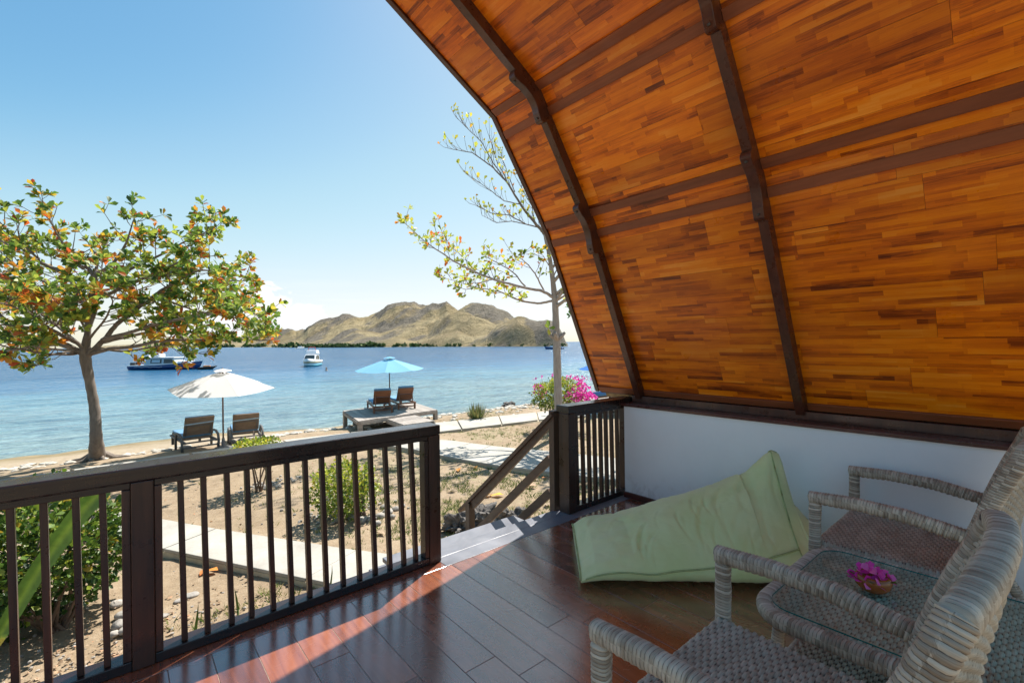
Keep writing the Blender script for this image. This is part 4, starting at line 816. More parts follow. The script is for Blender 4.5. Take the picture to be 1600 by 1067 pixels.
trunk1 = [(*b1, .19), (*atd(150, 680, D1), .125), (*atd(148, 640, D1), .11), (*atd(141, 600, D1), .10), (*atd(133, 555, D1), .115), (*atd(137, 520, D1), .07), (*atd(138, 480, D1), .055), (*atd(148, 440, D1), .045), (*atd(150, 425, D1), .04)]
lim1 = [L_([(136, 556), (160, 530), (180, 509), (215, 485), (250, 464), (300, 452), (355, 440), (400, 436)], .07, .010, .8),
        L_([(138, 553), (165, 543), (200, 538), (260, 528), (330, 529), (400, 531), (425, 532)], .055, .010, -.6),
        L_([(130, 553), (95, 540), (50, 545), (0, 552), (-60, 545)], .065, .012, .9), L_([(128, 550), (85, 528), (60, 515), (20, 510), (-60, 505)], .05, .010, -1.2),
        L_([(137, 515), (152, 470), (148, 430), (125, 400), (95, 375), (70, 325)], .07, .010, .3), L_([(150, 430), (178, 412), (200, 378), (214, 338)], .05, .009, -.5),
        L_([(152, 445), (195, 425), (245, 400), (290, 374), (340, 353)], .05, .008, .9), L_([(140, 470), (105, 430), (60, 405), (20, 385), (-40, 350)], .06, .010, -.9),
        L_([(180, 509), (230, 470), (275, 440), (320, 420), (365, 445)], .05, .009, -1.5), L_([(138, 505), (100, 478), (50, 465), (0, 460), (-60, 430)], .06, .010, 1.6),
        L_([(160, 530), (210, 515), (270, 500), (330, 490), (390, 500)], .05, .008, -2.2), L_([(160, 535), (220, 520), (290, 505), (350, 480), (400, 462)], .05, .008, 2.4),
        L_([(130, 545), (80, 505), (40, 480), (-10, 500)], .05, .008, 2.6), L_([(120, 535), (70, 510), (20, 480), (-60, 470)], .05, .008, -2.6),
        L_([(145, 470), (190, 450), (235, 430), (285, 410), (320, 395)], .05, .008, -1.4), L_([(140, 480), (90, 450), (40, 430), (0, 400), (-50, 390)], .05, .008, 2.0), L_([(250, 464), (270, 500), (285, 530), (300, 553)], .03, .006, -.6),
        L_([(130, 420), (110, 410), (85, 400), (50, 372)], .04, .008, 1.0), L_([(150, 430), (150, 400), (160, 380), (170, 365)], .04, .008, .8), L_([(155, 450), (185, 470), (220, 455), (255, 440)], .04, .008, 2.0),
        L_([(20, 510), (-20, 470), (-60, 440), (-120, 430)], .04, .01, .5), L_([(120, 552), (70, 556), (20, 545), (-50, 530)], .035, .008, -2.2), L_([(120, 548), (60, 540), (10, 530), (-60, 520)], .035, .008, 2.8), L_([(150, 545), (200, 552), (250, 545), (300, 540), (350, 520)], .035, .008, 1.6), L_([(300, 452), (340, 470), (370, 500), (385, 515)], .03, .006, .6), L_([(250, 464), (290, 480), (340, 490), (375, 475)], .03, .006, -1.0), L_([(60, 405), (20, 420), (-20, 440)], .03, .006, -1.4), L_([(137, 520), (120, 485), (130, 455), (165, 432)], .03, .006, -1.6), L_([(138, 530), (165, 500), (175, 470), (150, 450)], .03, .006, -2.2), L_([(134, 545), (105, 520), (95, 495), (110, 470)], .03, .006, -1.9), L_([(300, 452), (350, 470), (395, 490), (420, 520)], .025, .006, .3), L_([(290, 374), (310, 372), (335, 362), (350, 350)], .015, .005, .2), L_([(60, 405), (10, 360), (-20, 330)], .03, .006, -.6), L_([(130, 548), (90, 552), (60, 562), (30, 570)], .025, .006, -1.4), L_([(140, 500), (110, 500), (80, 490), (50, 500)], .04, .008, -2.0)]
tree('almond_tree', 'broad tropical almond tree with green and orange leaves beside the loungers at left', trunk1, lim1, 'bark', .185, 9, .185, seedv=3, tintf=tint1, dens=1.1, roots=[(a, random.uniform(.35, .75), random.uniform(.06, .10)) for a in np.linspace(0, 6.0, 8)])
D2 = 13.4
def tint2(base, g, p):
    r = g.random(); hi = p[2] > 2.6
    return float(g.uniform(.42, .62) if r < (.75 if hi else .55) else (g.uniform(.2, .45) if r < .8 else g.uniform(.68, .92)))
b2 = atd(875, 677, D2); b2[2] = -1.25
tr2 = [(*b2, .135), (*atd(872, 620, D2), .115), (*atd(870, 540, D2), .11), (*atd(869, 520, D2), .105), (*atd(867, 470, D2), .085), (*atd(860, 410, D2), .06), (*atd(851, 366, D2), .045)]
L2 = lambda pts, r0, r1, dep=0: L_(pts, r0, r1, dep, None, D2)
lim2a = [L_([(869, 470), (890, 440), (930, 400), (985, 380)], .05, .01, -1.4, None, D2), L_([(869, 480), (900, 460), (950, 440), (1010, 430)], .05, .01, -2.0, None, D2), L_([(866, 440), (900, 400), (950, 350), (1000, 320)], .05, .01, -.8, None, D2), L_([(869, 460), (910, 430), (960, 400), (1040, 360)], .05, .01, -2.6, None, D2), L_([(862, 420), (900, 370), (940, 320), (960, 270)], .04, .01, -.4, None, D2), L2([(867, 466), (850, 455), (820, 448), (780, 436), (742, 422), (700, 398), (664, 376), (632, 348)], .05, .008, -.6), L2([(866, 468), (840, 472), (812, 466), (780, 452), (745, 446), (695, 432)], .04, .006, .7),
        L2([(867, 470), (880, 462), (905, 450), (940, 440)], .04, .01, .4), L2([(868, 478), (882, 470), (900, 468), (930, 470)], .03, .01, -.5), L2([(820, 448), (800, 425), (765, 405), (755, 398)], .025, .006, .8), L2([(850, 455), (835, 430), (815, 410), (800, 400)], .025, .006, -.8), L2([(858, 415), (852, 405), (846, 395)], .015, .006, -.3),
        L2([(862, 440), (880, 400), (905, 380)], .02, .006, .6), L2([(780, 436), (755, 440), (730, 452), (715, 448)], .02, .006, -.9), L2([(740, 422), (725, 405), (690, 372), (675, 365)], .014, .005, .5)]
tree('almond_tree', 'slender half-bare almond tree with sparse yellow leaves rising beside the eave', tr2, lim2a, 'bark2', .165, 5, .17, seedv=5, tintf=tint2, nleaf=300, dens=.9, twl=(.2, .5), lr=.8)
# upper, nearly bare part of the same tree is built as further limbs with small leaf buds
lim2b = [L2([(851, 366), (846, 358), (836, 345), (816, 320), (790, 282), (770, 262), (735, 240), (698, 234)], .045, .005, -.4), L2([(790, 282), (770, 255), (752, 225), (730, 205), (714, 190)], .016, .005, .5), L2([(790, 282), (774, 250), (762, 214)], .014, .005, .1), L2([(804, 300), (790, 262), (782, 240)], .012, .005, .6),
         L2([(846, 358), (820, 350), (795, 335), (765, 330), (742, 318)], .018, .005, -.6), L2([(836, 345), (830, 320), (812, 285)], .014, .005, .3), L2([(851, 366), (862, 345), (880, 310), (900, 280)], .03, .006, .4), L2([(816, 320), (790, 312), (760, 290), (728, 268)], .014, .005, .7), L2([(851, 362), (845, 330), (850, 300), (862, 270)], .02, .005, -.3), L2([(820, 350), (800, 345), (775, 348), (755, 338)], .014, .005, .5)]
tob = [o for o in bpy.data.objects if o.name.startswith('almond_tree') and o.get('label', '').startswith('slender')][0]
g5 = np.random.default_rng(11); twb = MB(); P = []; Dd = []; Ss = []; Tt = []
for lb in lim2b:
    A = np.array(lb); q = np.linspace(0, len(A)-1, (len(A)-1)*5+1); C = np.stack([np.interp(q, np.arange(len(A)), A[:, i]) for i in range(4)], -1); C[:, :3] += np.cumsum(g5.normal(size=(len(C), 3))*.008, 0)
    mb = MB(); mb.tube(C[:, :3], list(C[:, 3]*1.15), 7); mb.build('limb', 'bark', tob, True)
    for i in range(4, len(C)):
        for rep in range(2 if i % 2 else 1):
            d = C[i, :3]-C[i-2, :3]; d /= np.linalg.norm(d); s_ = g5.normal(size=3); s_[2] = abs(s_[2])*.9+.3; s_ /= np.linalg.norm(s_); dr = d*.7+s_*.8; ln = g5.uniform(.12, .42)
            e = C[i, :3]+dr*ln+np.array([0, 0, .06]); twb.tube([C[i, :3], C[i, :3]+dr*ln*.55, e], [.006, .005, .004], 4, False)
            for w_ in range(int(g5.integers(2, 4))): P.append(e); Dd.append(np.array([g5.normal()*.5, g5.normal()*.5, 1.0])); Ss.append(g5.uniform(.05, .10) if g5.random() < .8 else g5.uniform(.11, .17)); Tt.append(g5.uniform(.5, .64) if g5.random() < .86 else g5.uniform(.7, .9))
twb.build('twigs', 'twig', tob, kind='stuff'); leaf_mesh('leaf_buds', P, Dd, rng.normal(size=(len(P), 3)), Ss, Tt, 'almond', tob, 1.3)
# pollard knob
kb = atd(870, 524, D2-.05); mb = MB()
for a in (-2.6, -.5, 1.0, 2.2): mb.tube([kb+np.array([0, 0, -.12]), kb+np.array([math.cos(a)*.16, math.sin(a)*.16, .0]), kb+np.array([math.cos(a)*.24, math.sin(a)*.24, .08])], [.07, .06, .045], 7)
mb.build('pruned_stub', 'bark2', tob, True)
lp = atd(857, 513, D2-.25); leaf_mesh('leaf_cluster', [lp]*5, [(-.6, -.3, .1), (-.1, 0, 1), (.5, -.5, .1), (-.4, -.5, -.9), (-.3, .4, .6)], rng.normal(size=(5, 3)), [.2, .24, .2, .24, .16], [.55, .35, .3, .62, .5], 'almond', tob, 1.0)
# a further tree whose twig ends peep out beside the eave
b3 = atd(960, 600, 19); b3[2] = -1.2; tr3 = [(*b3, .16), (*atd(958, 540, 19), .14), (*atd(950, 480, 19), .10), (*atd(950, 430, 19), .06)]
lim3 = [L_([(955, 520), (930, 505), (905, 497), (889, 493)], .04, .01, 0, None, 19), L_([(952, 490), (980, 460), (1010, 440)], .05, .01, .5, None, 19), L_([(952, 480), (935, 450), (925, 420)], .04, .01, -.5, None, 19)]
tree('almond_tree', 'far leafy tree mostly hidden behind the eave, one twig showing beside the roof edge', tr3, lim3, 'bark2', .22, 6, .6, seedv=9, tintf=lambda b, g, p: float(g.uniform(0, .3)), nleaf=20, dens=.8)

# ------------------------------------------------------------------ shrubs
def shrub(name, label, base, centre, rad, n, leaf, mat, stems=6, fl=None, top_flat=0, seedv=1, sc_l=1.0, cat='shrub', gap=.0):
    g = np.random.default_rng(seedv); t = empty(name, tuple(base), label, cat); c = np.array(centre); r = np.array(rad)
    lum = [(g.normal(size=3)*.45, g.uniform(.45, .8)) for _ in range(26)]
    P = []; Dn = []
    while len(P) < n:
        q = g.normal(size=3); q /= np.linalg.norm(q); rr = 1+.16*mnoise.fractal(Vector(q*2.2)+Vector((seedv, 0, 0)), 1, 2, 3); f = g.uniform(.0, 1)**.35
        if mnoise.noise(Vector(q*3.3)*f+Vector((0, seedv, 0))) < -.22+gap: continue
        p = c+q*r*rr*f
        if top_flat and p[2] > c[2]+r[2]*top_flat: p[2] = c[2]+r[2]*top_flat-abs(g.normal())*.03
        P.append(p); Dn.append(q+g.normal(size=3)*.8+np.array([0, 0, .35]))
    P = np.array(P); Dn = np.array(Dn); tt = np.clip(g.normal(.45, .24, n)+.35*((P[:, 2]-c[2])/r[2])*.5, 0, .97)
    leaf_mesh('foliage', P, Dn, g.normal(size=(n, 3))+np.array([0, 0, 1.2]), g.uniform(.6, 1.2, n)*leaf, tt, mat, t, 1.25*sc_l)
    for q in range(stems):
        a = g.uniform(0, 6.28); e = c+np.array([math.cos(a)*r[0]*.55, math.sin(a)*r[1]*.55, g.uniform(-.2, .6)*r[2]]); b = np.array(base)+np.array([g.normal()*.04, g.normal()*.04, -.02]); m1 = (b+e)/2+g.normal(size=3)*.05
        mb_ = MB(); mb_.tube([b, m1, e, e+(e-m1)*.4], [.016, .012, .008, .003], 6); mb_.build('stem', 'twig', t, True)
    if fl:
        FP, FD = [], []
        for (fc, fr, fn) in fl:
            for q in range(fn):
                p = np.array(fc)+g.normal(size=3)*np.array(fr); 
                for w_ in range(3): FP.append(p+g.normal(size=3)*.01); FD.append(g.normal(size=3)+np.array([0, 0, .3]))
        leaf_mesh('blossoms', FP, FD, g.normal(size=(len(FP), 3)), g.uniform(.05, .085, len(FP)), g.uniform(0, 1, len(FP)), 'flower', t, 1.7)
    return t
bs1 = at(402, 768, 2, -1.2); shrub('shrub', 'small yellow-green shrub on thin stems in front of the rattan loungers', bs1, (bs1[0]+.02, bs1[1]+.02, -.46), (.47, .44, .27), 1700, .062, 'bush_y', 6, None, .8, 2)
shrub('shrub', 'tuft of green leaves low on the stems', bs1, (bs1[0], bs1[1], -.85), (.16, .16, .26), 1, .06, 'bush_y', 0, None, 0, 4) if False else None
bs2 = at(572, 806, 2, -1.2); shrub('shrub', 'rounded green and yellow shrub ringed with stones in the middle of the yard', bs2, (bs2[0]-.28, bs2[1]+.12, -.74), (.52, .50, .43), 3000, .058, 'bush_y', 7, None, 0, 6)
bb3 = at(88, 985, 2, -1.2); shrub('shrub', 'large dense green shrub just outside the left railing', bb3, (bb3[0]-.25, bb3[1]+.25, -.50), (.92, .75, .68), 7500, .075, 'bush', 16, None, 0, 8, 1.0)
bv = atd(868, 664, 14.4); bv[2] = -1.18
def fc(u, v, d=14.2): return atd(u, v, d)
shrub('bougainvillea', 'bougainvillea bush with pink flowers behind the slender tree trunk', bv, tuple(atd(872, 616, 14.5)), (.95, .7, .54), 3300, .08, 'bush_y', 12, [(fc(903, 618), (.24, .15, .15), 110), (fc(916, 620), (.14, .15, .15), 70), (fc(906, 598), (.12, .12, .10), 28), (fc(893, 590), (.08, .1, .05), 8), (fc(840, 606), (.12, .1, .13), 22), (fc(866, 588), (.12, .1, .04), 8), (fc(846, 615), (.1, .1, .06), 10)], 0, 12, 1.0, 'shrub', .24)
def blades(name, label, c, n, hmin, hmax, spread, wid, mat, cat, seedv=1, kind=None):
    g = np.random.default_rng(seedv); t = empty(name, tuple(c), label, cat)
    for i in range(n):
        a = g.uniform(0, 6.28); l = g.uniform(hmin, hmax); lean = g.uniform(.05, spread); b = np.array(c)+np.array([math.cos(a), math.sin(a), 0])*g.uniform(0, hmax*.22); d = np.array([math.cos(a)*lean, math.sin(a)*lean, 1]); d /= np.linalg.norm(d)
        leaf_mesh('leaf', [b], [d], [(math.cos(a), math.sin(a), .1)], [l], [g.random()], mat, t, wid/l, None, ST, SF)
    return t
ag = at(745, 656, 2, -1.2); blades('agave', 'clump of spiky green leaves at the shore end of the long path', (ag[0], ag[1], -1.22), 110, .35, .72, 1.3, .07, 'agave', 'plant', 3)
# long strap leaf crossing behind the left railing
sl = empty('strap_leaf_plant', tuple(at(10, 1000, 1, 4.2)), 'single long green strap leaf slanting across the shrub behind the left railing', 'plant')
pts = [at(-30, 1040, 1, 4.15), at(12, 972, 1, 4.15), at(50, 905, 1, 4.12), at(92, 845, 1, 4.08), at(130, 795, 1, 4.0), at(166, 762, 1, 3.95)]; wd = [.025, .045, .052, .058, .06, .05]
mb = MB(); C = np.array(pts); q = np.linspace(0, 5, 41); Cs = np.stack([np.interp(q, np.arange(6), C[:, i]) for i in range(3)], -1); kr = np.hanning(9); kr /= kr.sum(); Cp = np.pad(Cs, ((4, 4), (0, 0)), 'edge'); Cs = np.stack([np.convolve(Cp[:, i], kr, 'valid') for i in range(3)], -1); ws = np.interp(q, np.arange(6), wd)
vs = []; tt = []
for i in range(41):
    d = Cs[min(i+1, 40)]-Cs[max(i-1, 0)]; d /= np.linalg.norm(d); view = Cs[i]-np.array([0, 0, EYE]); view /= np.linalg.norm(view); x_ = np.cross(d, view); x_ /= np.linalg.norm(x_); x_ = x_*.9+view*.35; 
    for a, dz in ((-1, .35), (-.5, .10), (-.06, 0), (.06, 0), (.5, .10), (1, .38)): vs.append(Cs[i]+x_*ws[i]*a-view*dz*ws[i]); tt.append(.62 if abs(a) < .1 else (.42 if i > 5 else .95))
mb.add(vs, [(i*6+j, i*6+j+1, (i+1)*6+j+1, (i+1)*6+j) for i in range(40) for j in range(5)], t=tt); mb.build('leaf', 'bush', sl, True)

# ------------------------------------------------------------------ stones, litter, grass
def stone_mesh(mb_, c, r, seed, sq=.6, rough=.22, n=8):
    vs = []; nn = n
    for i in range(nn+1):
        ph = math.pi*i/nn
        for j in range(nn*2):
            th = math.pi*j/nn; d = Vector((math.sin(ph)*math.cos(th), math.sin(ph)*math.sin(th), math.cos(ph))); rr = r*(1+(.22*(mnoise.ridged_multi_fractal(d*3.2+Vector((seed, 0, 1)), 1.0, 2.2, 4, 1.0, 2.0)-1.2) if n > 20 else 0)+rough*mnoise.noise(d*1.6+Vector((seed*3.7, seed, 0)))+rough*.5*mnoise.noise(d*4+Vector((seed, 0, seed)))); vs.append((c[0]+d.x*rr, c[1]+d.y*rr*.85, c[2]+d.z*rr*sq))
    m2 = nn*2; mb_.add(vs, [(i*m2+j, (i+1)*m2+j, (i+1)*m2+(j+1) % m2, i*m2+(j+1) % m2) for i in range(nn) for j in range(m2)])
for i, (u, v, r) in enumerate([(553, 806, .075), (566, 812, .09), (580, 810, .08), (594, 806, .085), (606, 800, .09), (618, 795, .07), (628, 790, .06), (560, 796, .07), (600, 792, .07), (530, 802, .085), (527, 812, .07), (590, 817, .06), (612, 807, .06), (543, 800, .06)]):
    p = at(u, v, 2, -1.18); mb = MB(); stone_mesh(mb, p, r, i+1); tag(mb.build('stone', 'stone', None, True), 'rounded grey stone lying at the foot of the stone-ringed shrub', 'stone', 'stones around the rounded shrub')
for i, (u, v, r) in enumerate([(183, 943, .07), (196, 960, .085), (188, 975, .07), (196, 984, .06), (178, 990, .045)]):
    p = at(u, v, 2, -1.17); mb = MB(); stone_mesh(mb, p, r, i+31); tag(mb.build('stone', 'stone', None, True), 'pale rounded stone in the row beside the large shrub', 'stone', 'stones beside the large shrub')
for i, (u, v, r) in enumerate([(255, 962, .05), (298, 930, .08), (280, 938, .05)]):
    p = at(u, v, 2, -1.19); mb = MB(); stone_mesh(mb, p, r, i+41, .35); tag(mb.build('stone', 'stone', None, True), 'flat grey stone on the bare soil below the railing', 'stone', 'flat stones below the railing')
# coral rock at the foot of the stairs
mb = MB(); p = at(752, 815, 2, -1.15); 
for i, (dx, dy, r) in enumerate([(0, 0, .34), (.34, -.1, .24), (-.3, .1, .26), (.12, .28, .24), (.55, -.2, .17), (-.1, -.3, .2)]): stone_mesh(mb, (p[0]+dx, p[1]+dy, -1.17), r*.95, i+60, .62, .8, 26)
tag(mb.build('coral_rock', 'coral', None, False), 'jagged dark coral rock beyond the foot of the stair railing', 'rock')
mb = MB(); p = at(795, 628, 2, -1.7); stone_mesh(mb, (p[0], p[1], -1.88), .36, 77, .55, .5, 12); tag(mb.build('boulder', 'coral', None, False), 'dark boulder at the water edge left of the bougainvillea', 'rock')
# rubble bands: uncountable
mb = MB(); g = random.Random(4)
for i in range(520):
    x = g.uniform(-9, 20); y = 16.6+g.gauss(0, .35)+.02*x if x < 6 else 15.6+g.gauss(0, .8)
    if 5.6 < x < 9.3 and y < 17.6 and g.random() < .4: y = g.uniform(15.4, 17.5)
    z = float(gz(x, y)); stone_mesh(mb, (x, y, z), g.uniform(.04, .15)*(1.6 if g.random() < .06 else 1), i, .6, .5, 3)
tag(mb.build('shore_rubble', 'rubble', None, False), 'line of broken coral stones along the beach', kind='stuff')
mb = MB()
for i in range(900):
    x = g.uniform(-2.5, 12); y = g.uniform(4.2, 14.5); stone_mesh(mb, (x, y, float(gz(x, y))+.004), g.uniform(.005, .014), i, .7, .4, 2)
for i in range(330):
    x = g.gauss(-.05, .5); y = g.gauss(5.2, .55); stone_mesh(mb, (x, y, float(gz(x, y))+.006), g.uniform(.006, .02), i, .7, .4, 3)
for i in range(260): x = g.gauss(2.75, .35); y = g.gauss(7.7, .28); stone_mesh(mb, (x, y, float(gz(x, y))+.01), g.uniform(.012, .035), i, .7, .4, 3)
for i in range(120): x = g.gauss(2.2, .3); y = g.gauss(10.0, .15); stone_mesh(mb, (x, y, float(gz(x, y))+.01), g.uniform(.015, .04), i, .7, .4, 3)
tag(mb.build('pebbles', 'stone', None, False), 'scattered small pebbles on the soil', kind='stuff')
# fallen leaves
for i, (u, v, s, t) in enumerate([(764, 777, .20, 1.0), (770, 774, .16, .98), (721, 713, .17, .85), (728, 715, .13, .8), (716, 737, .15, .86), (843, 751, .15, .4), (859, 746, .13, .82), (861, 737, .14, .98), (817, 761, .2, .55), (856, 786, .14, .3), (702, 820, .16, .95), (705, 815, .12, .7), (492, 826, .16, .5), (697, 769, .14, .45), (744, 733, .12, .9), (602, 835, .14, .35), (318, 893, .14, .85), (312, 900, .12, .8)]):
    p = at(u, v, 2, -1.185); a = g.uniform(0, 6.28); p[2] = float(gz(p[0], p[1]))+.02
    tag(leaf_mesh('fallen_leaf', [p], [(math.cos(a), math.sin(a), .15)], [(.2*math.cos(a*3), .2, 1)], [s*1.3], [t], 'litter', None, 1.2, None), 'bright orange fallen leaf on the grass seen between the stair rails' if i == 0 else 'large fallen almond leaf lying on the ground of the yard', 'leaf', 'fallen leaves in the yard')
n = 2600; X = rng.uniform(-2, 11, n); Y = rng.uniform(3.9, 14.3, n); X[:900] = rng.normal(.0, .55, 900); Y[:900] = rng.normal(5.3, .5, 900); X[900:1100] = rng.normal(3.9, .5, 200); Y[900:1100] = rng.normal(5.5, .45, 200); Z = gz(X, Y)+.012
A_ = rng.uniform(0, 6.28, n); tag(leaf_mesh('leaf_litter', np.stack([X, Y, Z], -1), np.stack([np.cos(A_), np.sin(A_), rng.uniform(-.1, .4, n)], -1), rng.normal(size=(n, 3))*.4+np.array([0, 0, 1]), rng.uniform(.015, .06, n), rng.uniform(0, .75, n)**1.3, 'litter', None, 1.2), 'dry leaf fragments scattered over the soil', kind='stuff')
# grass tufts
pos = []
def patch(cx, cy, sx, sy, m_, jit=.25):
    for _ in range(m_):
        x = rng.normal(cx, sx); y = rng.normal(cy, sy)
        if mnoise.noise(Vector((x*1.7, y*1.7, 3))) > -.12 and y > 3.4: pos.append((x, y))
patch(5.0, 6.6, 1.3, 1.0, 2200); patch(4.3, 8.5, 1.2, 1.0, 900); patch(3.8, 6.3, .6, .5, 350); patch(8.5, 8.8, 1.2, 1.6, 700); patch(7.2, 11, 1.2, .7, 200); patch(1.35, 4.95, .45, .22, 330); patch(1.0, 5.6, .5, .12, 90); patch(2.4, 12.0, 2.5, .8, 160); patch(10, 11.0, 2.2, .9, 300); patch(9.5, 14.3, 2.5, .35, 350); patch(.4, 4.6, .5, .4, 40)
P = []; Dn = []; S = []; Tn = []
for (x, y) in pos:
    hh = rng.uniform(.025, .075)
    for q in range(7): a = rng.uniform(0, 6.28); P.append((x+math.cos(a)*.02, y+math.sin(a)*.02, 0)); Dn.append((math.cos(a)*.7, math.sin(a)*.7, 1)); S.append(hh*rng.uniform(.6, 1.3)); Tn.append(rng.uniform(0, 1))
P = np.array(P); P[:, 2] = gz(P[:, 0], P[:, 1])-.004
tag(leaf_mesh('grass', P, Dn, rng.normal(size=(len(P), 3)), S, Tn, 'grass', None, .16, 'stuff', ST, SF), 'sparse short grass growing in patches on the dry soil', kind='stuff')
for i, (u, v0, v1) in enumerate([(305, 987, 948), (372, 905+47, 920), (517, 910, 886), (508, 915, 895), (817, 815, 800), (829, 812, 800), (856, 803, 790)]):
    p = at(u, v0, 1, 3.6 if u < 600 else 5.0); p = at(u, v0, 1, 3.35) if u < 600 else at(u, 812, 1, 4.4); hgt_ = (v0-v1)/730*np.dot(p, np.array([math.sin(YAW), math.cos(YAW), 0])); t_ = empty('weed', tuple(p), 'thin green shoot standing just outside the porch edge', 'plant', 'green shoots at the porch edge')
    leaf_mesh('leaf', [p-np.array([0, 0, .0])], [(.12*(-1)**i, .05, 1)], [(0, -1, .1)], [max(.1, hgt_*1.1)], [.1], 'grass', t_, .11, None, ST, SF)
    mb = MB(); gg = float(gz(p[0], p[1])); mb.tube([(p[0]-.05, p[1], gg-.01), (p[0]-.02, p[1], (gg+p[2])/2), tuple(p)], [.006, .005, .006], 5); mb.build('stalk', 'grass', t_, True)

# ------------------------------------------------------------------ parasols
def parasol(base, top, Rr, rim_drop, n, mat, label, tilt=(0, 0), rot=.0, vent=True):
    t = empty('parasol', tuple(base), label, 'parasol', None); bx, by, bz = base; tx, ty, tz = top
    mb_ = MB(); mb_.tube([base, (tx, ty, tz+.0)], .021, 10); mb_.build('pole', 'pole', t, True)
    mb_ = MB(); mb_.lathe([(.0, 0), (.24, 0), (.25, .03), (.2, .06), (.05, .08), (.035, .3), (.03, .3)], base, 20); mb_.build('base', 'rattan_grey', t, True)
    ap = Vector(top); tm = Matrix.Rotation(tilt[0], 3, 'X') @ Matrix.Rotation(tilt[1], 3, 'Y')
    def P_(r, a, dz): return ap+tm @ Vector((r*math.cos(a), r*math.sin(a), dz))
    def sag(f): return -rim_drop*(f**1.08)
    for i in range(n):
        a0 = rot+2*math.pi*i/n; a1 = rot+2*math.pi*(i+1)/n; mb_ = MB(); m1 = 9; m2 = 8; vs = []
        for q in range(m1):
            f = .11+(1-.11)*q/(m1-1)
            for w_ in range(m2+1):
                g_ = w_/m2; a = a0+(a1-a0)*g_; ch = math.cos((a1-a0)/2)/math.cos(a-(a0+a1)/2); s_ = -.035*f*4*g_*(1-g_)*(Rr*.55)
                vs.append(P_(Rr*f*ch, a, sag(f)+s_-(.0 if q < m1-1 else 0)))
        mb_.add(vs, [(q*(m2+1)+w_, (q+1)*(m2+1)+w_, (q+1)*(m2+1)+w_+1, q*(m2+1)+w_+1) for q in range(m1-1) for w_ in range(m2)], t=[random.uniform(.1, .9)]*len(vs)); mb_.build('canopy_panel', mat, t, True)
        mb_ = MB(); mb_.tube([P_(.05, a0, -.03), P_(Rr*.5, a0, sag(.5)-.022), P_(Rr*.995, a0, sag(1)-.012)], .009, 5); mb_.build('rib', 'pole', t)
        if vent: mb_ = MB(); vs = [P_(.0, 0, .075), P_(Rr*.17, a0, .0), P_(Rr*.18*.93, (a0+a1)/2, .018), P_(Rr*.17, a1, .0)]; mb_.add(vs, [(0, 1, 2), (0, 2, 3)], t=.4); mb_.build('vent_panel', mat, t)
    mb_ = MB(); mb_.tube([ap+Vector((0, 0, .0)), ap+Vector((0, 0, .10))], [.02, .014], 8); mb_.build('finial', 'pole', t, True)
    return t
pu = at(349, 700, 1, 14.9); ptop = (pu[0], 14.9, float(at(348, 576, 1, 14.9)[2])-.07)
parasol((pu[0], 14.9, float(gz(pu[0], 14.9))), ptop, 1.30, .48, 6, 'white_fabric', 'white parasol over the two rattan loungers on the beach', (R(5.5), R(-1)), R(97))
PZ = -.95
ptp = at(609, 632, 2, PZ); pt2 = np.array([7.95, 16.7, 0]); pt2 = at(609, 632, 1, 16.5); 
parasol((pt2[0], 16.5, PZ+.001), (pt2[0], 16.5, float(at(610, 557, 1, 16.5)[2])-.07), 1.28, .42, 8, 'blue_fabric', 'light blue parasol standing on the wooden platform', (R(1), R(-2)), R(12))
p3 = atd(952, 560, 18.5); parasol((p3[0], p3[1], -.95), (p3[0], p3[1], float(atd(940, 560, 18.5)[2])), 1.22, .42, 8, 'deep_blue', 'deep blue parasol almost hidden behind the eave at right', (0, 0), R(0))
